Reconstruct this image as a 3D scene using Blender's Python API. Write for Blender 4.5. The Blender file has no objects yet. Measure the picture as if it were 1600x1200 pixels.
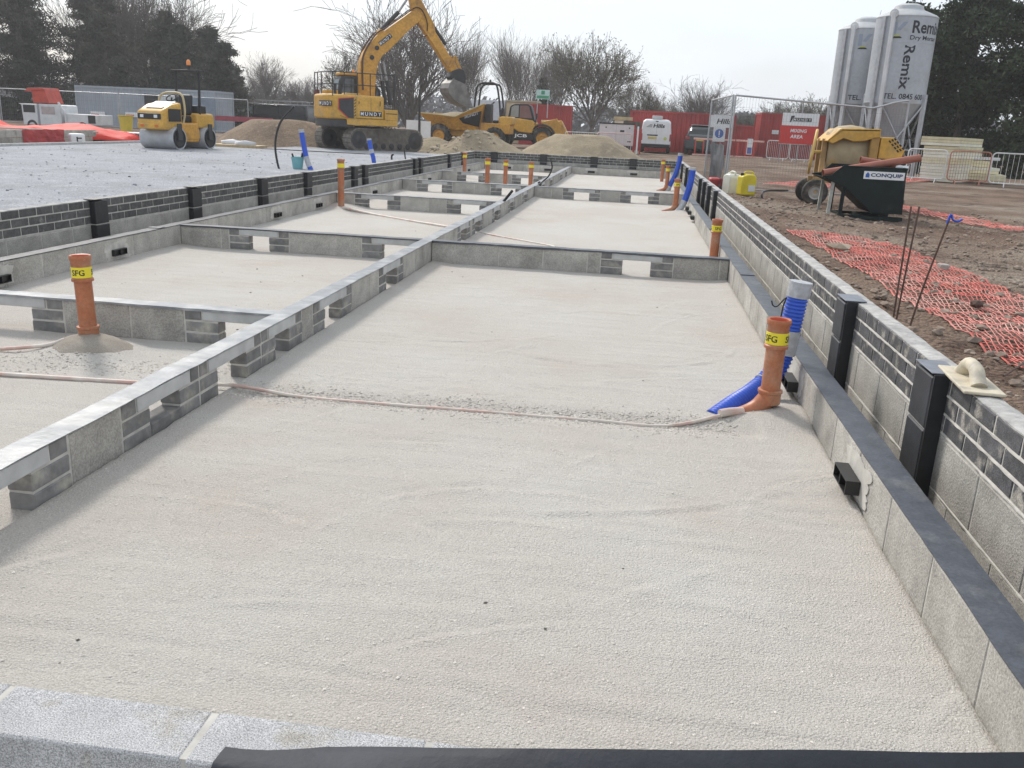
import bpy, math, random
from mathutils import Vector, Matrix, noise

# ------------------------------------------------------------------ camera, sky, sun, exposure
scene = bpy.context.scene
COL = scene.collection
rnd = random.Random(7)
R = math.radians

cam_data = bpy.data.cameras.new('camera')
cam_data.sensor_width = 36.0
cam_data.lens = 31.02
cam_data.clip_start = 0.05
cam_data.clip_end = 3000
cam = bpy.data.objects.new('camera', cam_data)
COL.objects.link(cam)
cam.matrix_world = Matrix(((0.98931, -0.08186, 0.12068, 0.0),
                           (0.13877, 0.27408, -0.95164, 0.0),
                           (0.04482, 0.95822, 0.28251, 1.40),
                           (0, 0, 0, 1)))
scene.camera = cam

SUN_EL, SUN_AZ = R(42), R(-38)            # azimuth from +Y (ahead) towards the left
world = bpy.data.worlds.new('World')
scene.world = world
world.use_nodes = True
wn, wl = world.node_tree.nodes, world.node_tree.links
wn.clear()
wout = wn.new('ShaderNodeOutputWorld')
bg = wn.new('ShaderNodeBackground')
sky = wn.new('ShaderNodeTexSky')
sky.sky_type = 'NISHITA'
sky.sun_disc = False
sky.sun_elevation = SUN_EL
sky.sun_rotation = SUN_AZ
sky.air_density = 1.2
sky.dust_density = 3.5
sky.ozone_density = 1.5
bg.inputs['Strength'].default_value = 0.105
# thin high cloud: soft white veil over the blue, thicker and thinner in broad patches
tc = wn.new('ShaderNodeTexCoord')
mp = wn.new('ShaderNodeMapping')
mp.inputs['Scale'].default_value = (1.0, 1.0, 2.6)
nz = wn.new('ShaderNodeTexNoise')
nz.inputs['Scale'].default_value = 1.7
nz.inputs['Detail'].default_value = 6
nz.inputs['Roughness'].default_value = 0.5
ramp = wn.new('ShaderNodeValToRGB')
ramp.color_ramp.elements[0].position = 0.30
ramp.color_ramp.elements[0].color = (0.42, 0.42, 0.42, 1)
ramp.color_ramp.elements[1].position = 0.60
ramp.color_ramp.elements[1].color = (0.95, 0.95, 0.95, 1)
mixc = wn.new('ShaderNodeMixRGB')
mixc.inputs['Color2'].default_value = (8.7, 9.35, 10.1, 1)
wl.new(tc.outputs['Generated'], mp.inputs['Vector'])
wl.new(mp.outputs['Vector'], nz.inputs['Vector'])
wl.new(nz.outputs['Fac'], ramp.inputs['Fac'])
wl.new(ramp.outputs['Color'], mixc.inputs['Fac'])
wl.new(sky.outputs['Color'], mixc.inputs['Color1'])
wl.new(mixc.outputs['Color'], bg.inputs['Color'])
wl.new(bg.outputs['Background'], wout.inputs['Surface'])

sd = bpy.data.lights.new('sun', 'SUN')
sd.energy = 2.7
sd.angle = R(10)
sd.color = (1.0, 0.95, 0.88)
sun = bpy.data.objects.new('sun', sd)
COL.objects.link(sun)
sdir = Vector((math.sin(SUN_AZ) * math.cos(SUN_EL), math.cos(SUN_AZ) * math.cos(SUN_EL), math.sin(SUN_EL)))
sun.rotation_euler = sdir.to_track_quat('Z', 'Y').to_euler()

scene.view_settings.view_transform = 'Standard'
scene.view_settings.look = 'None'
scene.view_settings.gamma = 1.0
scene.view_settings.exposure = 0.14
scene.view_settings.use_curve_mapping = False
scene.render.engine = 'CYCLES'
scene.cycles.max_bounces = 6
scene.cycles.volume_bounces = 1

# ------------------------------------------------------------------ helpers
def rot2(x, y, a):
    return x * math.cos(a) - y * math.sin(a), x * math.sin(a) + y * math.cos(a)

class MB:
    def __init__(s):
        s.v, s.f = [], []
    def add(s, vs, fs):
        o = len(s.v)
        s.v += [tuple(v) for v in vs]
        s.f += [tuple(i + o for i in f) for f in fs]
        return s
    def box(s, x0, x1, y0, y1, z0, z1):
        return s.add([(x0, y0, z0), (x1, y0, z0), (x1, y1, z0), (x0, y1, z0), (x0, y0, z1), (x1, y0, z1), (x1, y1, z1), (x0, y1, z1)],
                     [(0, 3, 2, 1), (4, 5, 6, 7), (0, 1, 5, 4), (1, 2, 6, 5), (2, 3, 7, 6), (3, 0, 4, 7)])
    def obox(s, c, size, rx=0, ry=0, rz=0):
        m = Matrix.Translation(c) @ Matrix.Rotation(rz, 4, 'Z') @ Matrix.Rotation(ry, 4, 'Y') @ Matrix.Rotation(rx, 4, 'X')
        a, b, d = size[0] / 2, size[1] / 2, size[2] / 2
        vs = [m @ Vector(p) for p in [(-a, -b, -d), (a, -b, -d), (a, b, -d), (-a, b, -d), (-a, -b, d), (a, -b, d), (a, b, d), (-a, b, d)]]
        return s.add(vs, [(0, 3, 2, 1), (4, 5, 6, 7), (0, 1, 5, 4), (1, 2, 6, 5), (2, 3, 7, 6), (3, 0, 4, 7)])
    def prism(s, poly, a, b, axis='y'):
        """poly in (x,z) extruded along y from a to b (axis 'x': poly in (y,z); 'z': poly in (x,y))"""
        n = len(poly)
        if axis == 'y': P = lambda p, t: (p[0], t, p[1])
        elif axis == 'x': P = lambda p, t: (t, p[0], p[1])
        else: P = lambda p, t: (p[0], p[1], t)
        vs = [P(p, a) for p in poly] + [P(p, b) for p in poly]
        fs = [tuple(range(n)), tuple(range(2 * n - 1, n - 1, -1))] + [(i, i + n, (i + 1) % n + n, (i + 1) % n) for i in range(n)]
        return s.add(vs, fs)
    def tube(s, pts, r, n=8, caps=True, closed=False):
        pts = [Vector(p) for p in pts]
        k = len(pts)
        rs = r if isinstance(r, (list, tuple)) else [r] * k
        o = len(s.v)
        ref = None
        for i, p in enumerate(pts):
            if closed: d = pts[(i + 1) % k] - pts[i - 1]
            else: d = pts[min(i + 1, k - 1)] - pts[max(i - 1, 0)]
            if d.length < 1e-9: d = Vector((0, 0, 1))
            d.normalize()
            if ref is None:
                ref = Vector((0, 0, 1)) if abs(d.z) < .9 else Vector((1, 0, 0))
            u = d.cross(ref)
            if u.length < 1e-4:
                ref = Vector((1, 0, 0)); u = d.cross(ref)
            u.normalize(); w = u.cross(d).normalized()
            ref = w
            for j in range(n):
                a = 2 * math.pi * j / n
                s.v.append(tuple(p + (u * math.cos(a) + w * math.sin(a)) * rs[i]))
        for i in range(k if closed else k - 1):
            for j in range(n):
                a, b = o + i * n + j, o + i * n + (j + 1) % n
                i2 = (i + 1) % k
                s.f.append((a, b, o + i2 * n + (j + 1) % n, o + i2 * n + j))
        if caps and not closed:
            s.f.append(tuple(o + j for j in range(n - 1, -1, -1)))
            s.f.append(tuple(o + (k - 1) * n + j for j in range(n)))
        return s
    def cyl(s, p, q, r, n=16, caps=True):
        return s.tube([p, q], r, n, caps)
    def lathe(s, prof, n=24, c=(0, 0, 0), axis='z'):
        o = len(s.v)
        for (r, z) in prof:
            for j in range(n):
                a = 2 * math.pi * j / n
                x, y = r * math.cos(a), r * math.sin(a)
                p = (x, y, z) if axis == 'z' else ((x, z, y) if axis == 'y' else (z, x, y))
                s.v.append((p[0] + c[0], p[1] + c[1], p[2] + c[2]))
        for i in range(len(prof) - 1):
            for j in range(n):
                s.f.append((o + i * n + j, o + i * n + (j + 1) % n, o + (i + 1) * n + (j + 1) % n, o + (i + 1) * n + j))
        return s
    def loft(s, secs, cap=True):
        n = len(secs[0]); o = len(s.v)
        for sec in secs: s.v += [tuple(p) for p in sec]
        for i in range(len(secs) - 1):
            for j in range(n):
                s.f.append((o + i * n + j, o + i * n + (j + 1) % n, o + (i + 1) * n + (j + 1) % n, o + (i + 1) * n + j))
        if cap:
            s.f.append(tuple(o + j for j in range(n - 1, -1, -1)))
            s.f.append(tuple(o + (len(secs) - 1) * n + j for j in range(n)))
        return s
    def ico(s, c, r, sq=(1, 1, 1), rz=0, jit=.2, rr=rnd):
        t = (1 + 5 ** .5) / 2
        vs = [(-1, t, 0), (1, t, 0), (-1, -t, 0), (1, -t, 0), (0, -1, t), (0, 1, t), (0, -1, -t), (0, 1, -t), (t, 0, -1), (t, 0, 1), (-t, 0, -1), (-t, 0, 1)]
        out = []
        for x, y, z in vs:
            k = r / 1.9 * (1 + rr.uniform(-jit, jit))
            x, y = rot2(x * sq[0], y * sq[1], rz)
            out.append((c[0] + x * k, c[1] + y * k, c[2] + z * k * sq[2]))
        return s.add(out, [(0, 11, 5), (0, 5, 1), (0, 1, 7), (0, 7, 10), (0, 10, 11), (1, 5, 9), (5, 11, 4), (11, 10, 2), (10, 7, 6), (7, 1, 8), (3, 9, 4), (3, 4, 2), (3, 2, 6), (3, 6, 8), (3, 8, 9), (4, 9, 5), (2, 4, 11), (6, 2, 10), (8, 6, 7), (9, 8, 1)])
    def octa(s, c, r, rz=0, flat=.7):
        vs = []
        for i in range(4):
            a = rz + i * math.pi / 2
            k = r * rnd.uniform(.7, 1.2)
            vs.append((c[0] + k * math.cos(a), c[1] + k * math.sin(a), c[2]))
        vs += [(c[0], c[1], c[2] + r * flat), (c[0], c[1], c[2] - r * flat)]
        return s.add(vs, [(0, 1, 4), (1, 2, 4), (2, 3, 4), (3, 0, 4), (1, 0, 5), (2, 1, 5), (3, 2, 5), (0, 3, 5)])
    def mesh(s, name, mat, smooth=None):
        m = bpy.data.meshes.new(name)
        m.from_pydata(s.v, [], s.f)
        if mat: m.materials.append(mat)
        if smooth is not None:
            m.shade_smooth()
            m.set_sharp_from_angle(angle=R(smooth))
        m.update()
        return m
    def build(s, name, mat, parent=None, smooth=None, bevel=0, seg=2, loc=None, rz=0):
        o = bpy.data.objects.new(name, s.mesh(name, mat, smooth))
        COL.objects.link(o)
        if parent: o.parent = parent
        if loc: o.location = loc
        if rz: o.rotation_euler = (0, 0, rz)
        if bevel:
            b = o.modifiers.new('bevel', 'BEVEL')
            b.width = bevel; b.segments = seg; b.limit_method = 'ANGLE'; b.angle_limit = R(35)
            if smooth is None:
                o.data.shade_smooth(); o.data.set_sharp_from_angle(angle=R(50))
        return o

def tag(o, label=None, cat=None, group=None, kind=None):
    if label: o['label'] = label
    if cat: o['category'] = cat
    if group: o['group'] = group
    if kind: o['kind'] = kind
    return o

def thing(name, label, cat, loc=(0, 0, 0), rz=0, group=None):
    o = bpy.data.objects.new(name, None)
    COL.objects.link(o)
    o.location = loc
    o.rotation_euler = (0, 0, rz)
    o.empty_display_size = .2
    return tag(o, label, cat, group)

def inst(name, mesh, parent, loc=(0, 0, 0), rot=(0, 0, 0), scale=None):
    o = bpy.data.objects.new(name, mesh)
    COL.objects.link(o)
    o.parent = parent
    o.location = loc
    o.rotation_euler = rot
    if scale: o.scale = scale
    return o

def fbm(x, y, z=0.0, oct=4):
    a, s, t = 1.0, 0.0, 0.0
    for i in range(oct):
        s += a * noise.noise((x, y, z)); t += a
        x *= 2.03; y *= 2.03; z += 7.1; a *= .5
    return s / t

def smooth01(t):
    t = max(0., min(1., t)); return t * t * (3 - 2 * t)

def spline(pts, k=6):
    P = [Vector(p) for p in pts]
    P = [P[0] * 2 - P[1]] + P + [P[-1] * 2 - P[-2]]
    out = []
    for i in range(1, len(P) - 2):
        for j in range(k):
            t = j / k
            a, b, c, d = P[i - 1], P[i], P[i + 1], P[i + 2]
            out.append(.5 * ((2 * b) + (c - a) * t + (2 * a - 5 * b + 4 * c - d) * t * t + (3 * b - a - 3 * c + d) * t ** 3))
    out.append(P[-2])
    return out

# ------------------------------------------------------------------ materials
MATS = {}
def mat(name, col, rough=.8, metal=0., var=.15, scale=4., bump=0., bscale=60., col2=None, mix=(.45, .65), mscale=3., rand=0., spec=.5, top=None, alpha=1., detail=6, tr=0., fine=None):
    """procedural material: base colour with value variation (world-space noise), optional second colour in patches, optional dust on upward faces, fine bump"""
    if name in MATS: return MATS[name]
    m = bpy.data.materials.new(name)
    m.use_nodes = True
    n, l = m.node_tree.nodes, m.node_tree.links
    b = n['Principled BSDF']
    b.inputs['Roughness'].default_value = rough
    b.inputs['Metallic'].default_value = metal
    b.inputs['Specular IOR Level'].default_value = spec
    if alpha < 1: b.inputs['Alpha'].default_value = alpha
    if tr: b.inputs['Transmission Weight'].default_value = tr
    geo = n.new('ShaderNodeNewGeometry')
    pos = geo.outputs['Position']
    def nse(sc, det=detail, ro=.55):
        t = n.new('ShaderNodeTexNoise')
        t.inputs['Scale'].default_value = sc; t.inputs['Detail'].default_value = det; t.inputs['Roughness'].default_value = ro
        l.new(pos, t.inputs['Vector']); return t.outputs['Fac']
    rgb = n.new('ShaderNodeRGB'); rgb.outputs[0].default_value = (*col, 1)
    cur = rgb.outputs[0]
    if col2:
        rp = n.new('ShaderNodeMapRange')
        rp.inputs['From Min'].default_value = mix[0]; rp.inputs['From Max'].default_value = mix[1]
        l.new(nse(mscale), rp.inputs['Value'])
        mx = n.new('ShaderNodeMixRGB'); mx.inputs['Color2'].default_value = (*col2, 1)
        l.new(rp.outputs['Result'], mx.inputs['Fac']); l.new(cur, mx.inputs['Color1']); cur = mx.outputs['Color']
    if top:
        sx = n.new('ShaderNodeSeparateXYZ'); l.new(geo.outputs['Normal'], sx.inputs['Vector'])
        rp = n.new('ShaderNodeMapRange'); rp.inputs['From Min'].default_value = .6; rp.inputs['From Max'].default_value = .9; rp.inputs['To Max'].default_value = .85
        l.new(sx.outputs['Z'], rp.inputs['Value'])
        mx = n.new('ShaderNodeMixRGB'); mx.inputs['Color2'].default_value = (*top, 1)
        l.new(rp.outputs['Result'], mx.inputs['Fac']); l.new(cur, mx.inputs['Color1']); cur = mx.outputs['Color']
    if var or rand:
        mr = n.new('ShaderNodeMapRange')
        mr.inputs['From Min'].default_value = .3; mr.inputs['From Max'].default_value = .7
        mr.inputs['To Min'].default_value = 1 - var; mr.inputs['To Max'].default_value = 1 + var
        l.new(nse(scale), mr.inputs['Value'])
        fac = mr.outputs['Result']
        if rand:
            oi = n.new('ShaderNodeObjectInfo')
            m2 = n.new('ShaderNodeMapRange'); m2.inputs['To Min'].default_value = 1 - rand; m2.inputs['To Max'].default_value = 1 + rand
            l.new(oi.outputs['Random'], m2.inputs['Value'])
            mm = n.new('ShaderNodeMath'); mm.operation = 'MULTIPLY'
            l.new(fac, mm.inputs[0]); l.new(m2.outputs['Result'], mm.inputs[1]); fac = mm.outputs[0]
        if fine:
            m3 = n.new('ShaderNodeMapRange'); m3.inputs['From Min'].default_value = .32; m3.inputs['From Max'].default_value = .68
            m3.inputs['To Min'].default_value = 1 - fine[0]; m3.inputs['To Max'].default_value = 1 + fine[0]
            l.new(nse(fine[1], 2, .6), m3.inputs['Value'])
            mm = n.new('ShaderNodeMath'); mm.operation = 'MULTIPLY'
            l.new(fac, mm.inputs[0]); l.new(m3.outputs['Result'], mm.inputs[1]); fac = mm.outputs[0]
        vm = n.new('ShaderNodeVectorMath'); vm.operation = 'SCALE'
        l.new(cur, vm.inputs[0]); l.new(fac, vm.inputs['Scale']); cur = vm.outputs[0]
    l.new(cur, b.inputs['Base Color'])
    if bump:
        bp = n.new('ShaderNodeBump'); bp.inputs['Strength'].default_value = 1.0; bp.inputs['Distance'].default_value = bump
        l.new(nse(bscale, 4, .6), bp.inputs['Height']); l.new(bp.outputs['Normal'], b.inputs['Normal'])
    MATS[name] = m
    return m

M_block = mat('concrete_block', (.42, .40, .365), .95, var=.16, scale=7, bump=.004, bscale=130, col2=(.30, .285, .255), mix=(.48, .72), mscale=3.1, rand=.10, fine=(.22, 110))
M_blockfg = mat('aerated_block_speckled', (.52, .515, .52), .95, var=.12, scale=9, bump=.005, bscale=330, col2=(.40, .37, .32), mix=(.55, .70), mscale=7, fine=(.5, 330))
M_mortar = mat('mortar', (.50, .48, .44), .95, var=.18, scale=14, bump=.002, bscale=150)
M_mortartop = mat('mortar_skim', (.44, .43, .41), .95, var=.22, scale=22, bump=.004, bscale=90, col2=(.30, .295, .29), mscale=9)
M_brick = mat('charcoal_brick', (.088, .087, .092), .75, var=.35, scale=20, bump=.003, bscale=180, col2=(.36, .335, .29), mix=(.55, .70), mscale=11, rand=.25, fine=(.3, 160))
M_brickd = mat('charcoal_brick_clean', (.092, .091, .088), .75, var=.3, scale=20, bump=.0025, bscale=200, col2=(.30, .285, .26), mix=(.60, .78), mscale=9, rand=.3, fine=(.25, 120))
M_engbrick = mat('grey_brick', (.20, .195, .19), .85, var=.25, scale=18, bump=.002, bscale=160, col2=(.36, .34, .29), mix=(.52, .7), mscale=8, rand=.2)
M_lintel = mat('concrete_lintel', (.47, .47, .46), .85, var=.14, scale=9, bump=.001, bscale=120)
M_dpc = mat('dpc_membrane', (.062, .070, .086), .42, var=.25, scale=14, bump=.002, bscale=38, spec=.55, col2=(.17, .17, .17), mix=(.56, .78), mscale=5, fine=(.2, 90))
M_dpcsheen = mat('sky_sheen_membrane', (.20, .215, .235), .38, var=.25, scale=9, bump=.0016, bscale=40, col2=(.36, .36, .355), mscale=5, spec=.6)  # membrane copy with the sky's grazing sheen painted into its colour
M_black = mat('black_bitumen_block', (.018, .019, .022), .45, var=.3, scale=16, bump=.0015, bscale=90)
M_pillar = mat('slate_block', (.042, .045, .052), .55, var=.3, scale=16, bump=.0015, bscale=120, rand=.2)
M_cap = mat('slate_cap', (.17, .185, .215), .45, var=.2, scale=20)
M_blackpl = mat('black_plastic', (.014, .014, .015), .4, var=.1)
M_orange = mat('terracotta_plastic', (.40, .135, .058), .45, var=.12, scale=9, col2=(.40, .235, .15), mix=(.48, .75), mscale=7, fine=(.1, 60))
M_orangein = mat('red_plastic', (.55, .10, .045), .4, var=.05)
M_yellowtape = mat('yellow_band', (.80, .66, .03), .45, var=.05)
M_blue = mat('blue_duct', (.02, .085, .52), .4, var=.1, scale=9)
M_tape = mat('grey_tape', (.42, .43, .45), .45, var=.2, scale=30, bump=.003, bscale=60)
M_pink = mat('pink_plastic_pipe', (.55, .37, .32), .55, var=.15, scale=9, col2=(.60, .54, .48), mix=(.4, .55), mscale=5)
M_white = mat('white_paint', (.78, .79, .80), .4, var=.05)
M_offwhite = mat('dirty_white', (.62, .63, .64), .55, var=.15, scale=2)
M_ink = mat('black_ink', (.012, .012, .014), .5, var=0)
M_yel = mat('machine_yellow', (.60, .335, .05), .42, var=.16, scale=1.6, col2=(.38, .26, .12), mix=(.52, .78), mscale=2.2, fine=(.12, 14))
M_yelo = mat('boom_yellow', (.56, .285, .04), .45, var=.18, scale=1.2, col2=(.26, .13, .05), mix=(.55, .74), mscale=2.0, fine=(.15, 12))
M_dark = mat('dark_steel', (.035, .035, .037), .55, var=.3, scale=4)
M_steel = mat('worn_steel', (.30, .30, .30), .45, metal=.6, var=.3, scale=5)
M_mud = mat('muddy_steel', (.13, .115, .095), .8, var=.4, scale=5, bump=.01, bscale=9)
M_tyre = mat('tyre_rubber', (.035, .033, .031), .85, var=.4, scale=6, col2=(.16, .135, .11), mix=(.5, .7), mscale=3)
M_glass = mat('dark_glass', (.03, .035, .04), .06, var=0, spec=.8)
M_redcont = mat('red_container_paint', (.37, .035, .03), .5, var=.15, scale=.9, col2=(.28, .03, .03), mscale=.6)
M_galv = mat('galvanised_steel', (.42, .43, .45), .4, metal=.55, var=.15, scale=6)
M_red = mat('red_sign', (.60, .035, .03), .5, var=.04)
M_tarp = mat('red_tarpaulin', (.62, .045, .03), .65, var=.2, scale=2, spec=.25)
M_net = mat('orange_netting', (.56, .115, .085), .6, var=.3, scale=5, col2=(.60, .29, .24), mscale=2.2)
M_green = mat('dark_green_paint', (.006, .014, .014), .62, spec=.3, var=.35, scale=3, col2=(.035, .04, .036), mix=(.58, .75), mscale=4)
M_insul = mat('insulation_foam', (.66, .60, .40), .8, var=.12, scale=5, rand=.12)
M_insulf = mat('insulation_foil', (.72, .70, .58), .5, var=.12, scale=3, rand=.1)
M_rust = mat('rusty_bar', (.10, .06, .045), .8, var=.4, scale=20)
M_wood = mat('plywood', (.50, .39, .24), .75, var=.2, scale=7)
M_beige = mat('float_plastic', (.56, .50, .38), .6, var=.12, scale=18, col2=(.42, .38, .31), mscale=16)
M_teal = mat('teal_plastic', (.16, .40, .44), .5, var=.12)

# ------------------------------------------------------------------ ground surfaces
G = .12
def frange(a, b, s):
    n = max(1, int(round((b - a) / s)))
    return [a + (b - a) * i / n for i in range(n)]

def sheet(name, xs, ys, zf, m, hole=None, keep=None):
    vs = [(x, y, zf(x, y)) for y in ys for x in xs]
    nx = len(xs); fs = []
    for j in range(len(ys) - 1):
        for i in range(nx - 1):
            cx, cy = (xs[i] + xs[i + 1]) / 2, (ys[j] + ys[j + 1]) / 2
            if hole and hole[0] < cx < hole[1] and hole[2] < cy < hole[3]: continue
            if keep and not keep(cx, cy): continue
            fs.append((j * nx + i, j * nx + i + 1, (j + 1) * nx + i + 1, (j + 1) * nx + i))
    mb = MB(); mb.v, mb.f = vs, fs
    o = mb.build(name, m)
    o.data.shade_smooth()
    tag(o, kind='structure')
    return o

def ground_z(x, y):
    z = G + .02 * fbm(x * .15, y * .15)
    if x > 1.3 and y < 34:
        k = smooth01((4.6 - x) / 3.0) * smooth01((27 - y) / 8)
        z += .13 * k
        near = smooth01((9 - x) / 4) * smooth01((30 - y) / 8)
        z += near * (.06 * fbm(x * 1.1, y * 1.1, 3) + .05 * fbm(x * 4, y * 4, 5) + .03 * fbm(x * 13, y * 13, 8))
    if y > 34 or x < -18: z += -.02
    return z

def surface_mat(name, cols, scales, bump, bscale, fine=.3, fscale=220, rough=.95, stretch=None, pebble=None):
    m = bpy.data.materials.new(name); m.use_nodes = True
    n, l = m.node_tree.nodes, m.node_tree.links
    b = n['Principled BSDF']; b.inputs['Roughness'].default_value = rough; b.inputs['Specular IOR Level'].default_value = .25
    geo = n.new('ShaderNodeNewGeometry'); pos = geo.outputs['Position']
    def nse(sc, det=6, ro=.6, src=pos):
        t = n.new('ShaderNodeTexNoise'); t.inputs['Scale'].default_value = sc; t.inputs['Detail'].default_value = det; t.inputs['Roughness'].default_value = ro
        l.new(src, t.inputs['Vector']); return t.outputs['Fac']
    cur = n.new('ShaderNodeRGB').outputs[0]; cur.default_value = (*cols[0], 1)
    for (c, sc, lo, hi) in zip(cols[1:], [s[0] for s in scales], [s[1] for s in scales], [s[2] for s in scales]):
        rp = n.new('ShaderNodeMapRange'); rp.inputs['From Min'].default_value = lo; rp.inputs['From Max'].default_value = hi
        l.new(nse(sc), rp.inputs['Value'])
        mx = n.new('ShaderNodeMixRGB'); mx.inputs['Color2'].default_value = (*c, 1)
        l.new(rp.outputs['Result'], mx.inputs['Fac']); l.new(cur, mx.inputs['Color1']); cur = mx.outputs['Color']
    mr = n.new('ShaderNodeMapRange'); mr.inputs['From Min'].default_value = .3; mr.inputs['From Max'].default_value = .7
    mr.inputs['To Min'].default_value = 1 - fine; mr.inputs['To Max'].default_value = 1 + fine
    l.new(nse(fscale, 3), mr.inputs['Value'])
    vm = n.new('ShaderNodeVectorMath'); vm.operation = 'SCALE'; l.new(cur, vm.inputs[0]); l.new(mr.outputs['Result'], vm.inputs['Scale'])
    l.new(vm.outputs[0], b.inputs['Base Color'])
    h = nse(bscale, 5, .65)
    if stretch:
        mpn = n.new('ShaderNodeMapping'); mpn.inputs['Scale'].default_value = stretch[0]; mpn.inputs['Rotation'].default_value = (0, 0, stretch[2])
        l.new(pos, mpn.inputs['Vector'])
        h2 = nse(1.0, 3, .5, mpn.outputs['Vector'])
        ma = n.new('ShaderNodeMath'); ma.operation = 'MULTIPLY_ADD'; ma.inputs[1].default_value = stretch[1]
        l.new(h2, ma.inputs[0]); l.new(h, ma.inputs[2]); h = ma.outputs[0]
    if pebble:
        vo = n.new('ShaderNodeTexVoronoi'); vo.inputs['Scale'].default_value = pebble[0]; l.new(pos, vo.inputs['Vector'])
        ma = n.new('ShaderNodeMath'); ma.operation = 'MULTIPLY_ADD'; ma.inputs[1].default_value = -pebble[1]
        l.new(vo.outputs['Distance'], ma.inputs[0]); l.new(h, ma.inputs[2]); h = ma.outputs[0]
    bp = n.new('ShaderNodeBump'); bp.inputs['Distance'].default_value = bump
    l.new(h, bp.inputs['Height']); l.new(bp.outputs['Normal'], b.inputs['Normal'])
    return m

M_sand = surface_mat('limestone_sand', [(.515, .475, .43), (.555, .53, .49), (.50, .445, .395)], [(.55, .38, .62), (.9, .52, .72)],
                     .0095, 120, fine=.24, fscale=210, stretch=((1.1, 9.0, 1), 1.5, .12), pebble=(150, .35))
M_dirt = surface_mat('site_dirt', [(.23, .165, .122), (.15, .098, .070), (.32, .27, .215), (.072, .045, .033)], [(.5, .42, .6), (.35, .5, .66), (1.4, .56, .68)],
                     .05, 16, fine=.35, fscale=45, pebble=(28, .7))
M_gravel = surface_mat('grey_crushed_stone', [(.40, .41, .435), (.33, .335, .35), (.46, .47, .49)], [(.4, .45, .65), (2.2, .5, .7)],
                       .03, 30, fine=.38, fscale=38, pebble=(26, .9))
M_spoil = surface_mat('brown_spoil', [(.25, .185, .13), (.19, .14, .10), (.33, .25, .18)], [(.9, .45, .6), (3, .55, .7)], .06, 9, fine=.25, fscale=20)
M_tan = surface_mat('tan_sand_heap', [(.33, .27, .185), (.27, .22, .155), (.38, .32, .23)], [(.9, .45, .6), (3, .55, .7)], .04, 9, fine=.2, fscale=25)
M_rock = mat('limestone_rubble', (.42, .36, .27), .95, var=.35, scale=6)
M_pebble = mat('limestone_pebble', (.66, .62, .56), .95, var=.2, scale=40)
M_pebdark = mat('shingle', (.52, .48, .43), .95, var=.45, scale=60)

xs = [-400, -250, -120] + frange(-70, -20, 5) + frange(-20, -5.22, 1.2) + [-5.22, -4, -2, 0, 1.38] + frange(1.45, 5.5, .075) + frange(5.5, 9, .15) + frange(9, 20, 1.2) + frange(20, 80, 8) + [80, 150, 300]
ys = [-40, -20, -8, -3] + frange(-2, 2, .5) + frange(2, 11, .085) + frange(11, 21, .14) + [21, 22, 23.5, 25, 26.5, 28.46] + frange(29, 60, 1.5) + frange(60, 130, 10) + [130, 180, 280, 420]
sheet('ground', xs, ys, ground_z, M_dirt, hole=(-5.21, 1.37, -2.5, 28.45))

ARCS = []
ra = random.Random(17)
for i in range(90):
    rad = ra.uniform(.5, 2.6); a0 = ra.uniform(.15, .85) * math.pi * (1 if ra.random() < .75 else -1)
    px, py = ra.uniform(-1.9, .9), 1.7 + 6.8 * ra.random() ** 1.3
    cx, cy = px - rad * math.cos(a0), py - rad * math.sin(a0)
    sp = ra.uniform(.25, .75) / rad
    ARCS.append((cx, cy, rad, a0, sp, ra.uniform(.003, .009), ra.uniform(.011, .024), px, py, rad * sp + .1))
def sand_marks(x, y):
    z = 0.
    for cx, cy, rad, a0, sp, h, w, px, py, ext in ARCS:
        if abs(x - px) > ext or abs(y - py) > ext: continue
        d = math.hypot(x - cx, y - cy) - rad
        if abs(d) > .12: continue
        a = math.atan2(y - cy, x - cx) - a0
        a = (a + math.pi) % (2 * math.pi) - math.pi
        if abs(a) > sp: continue
        k = h * (1 - (a / sp) ** 2) * (.55 + .9 * noise.noise((x * 7, y * 7, cx)))
        z += k * (math.exp(-(d / w) ** 2) - .8 * math.exp(-((d - 2 * w) / w) ** 2))
    if y < 2.6:      # screed lines along the near wall
        z += .004 * math.sin((y + .04 * x + .02 * noise.noise((x * 2, y * 3, 0))) * 62) * smooth01((2.15 - y) / .4) * (.5 + noise.noise((x * 1.3, y * 9, 4)))
    return z
def sand_z(x, y):
    z = .012 * fbm(x * .9, y * .9, 1) + .006 * fbm(x * 3.2, y * 3.2, 2)
    if 1.2 < y < 9.5: z += .0042 * fbm(x * 1.7 + .6 * y, y * 9, 5, 2) + .003 * fbm(x * 5 + math.sin(y * 1.3), y * 15, 7, 2)
    if x > -2.05 and y < 9: z += sand_marks(x, y)
    for (mx, my, h, r) in ((-3.13, 4.66, .085, .2), (.80, 4.50, .05, .17), (.9, 16.45, .04, .2), (-3.07, 18.5, .05, .2), (-4.56, 13.8, .06, .25)):
        d = math.hypot(x - mx, y - my) / r
        if d < 2: z += h * smooth01(1 - d / 2)
    ty = 4.19 + .03 * (x + 2)
    if x > -2.0 and x < .7: z -= .022 * smooth01(1 - abs(y - ty) / .16)
    for (wx, s) in ((.97, -1), (-2.02, 1), (-4.74, 1)):
        d = (x - wx) * s
        if 0 <= d < .3: z += .022 * (1 - d / .3) ** 2
    return z

xs = frange(-4.95, -2.12, .07) + frange(-2.12, .98, .019) + [.98, 1.0, 1.08]
ys = frange(-2.5, 1.3, .25) + frange(1.3, 6, .019) + frange(6, 9.2, .03) + frange(9.2, 28.1, .12) + [28.1]
sheet('sand_bed', xs, ys, sand_z, M_sand)

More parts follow.
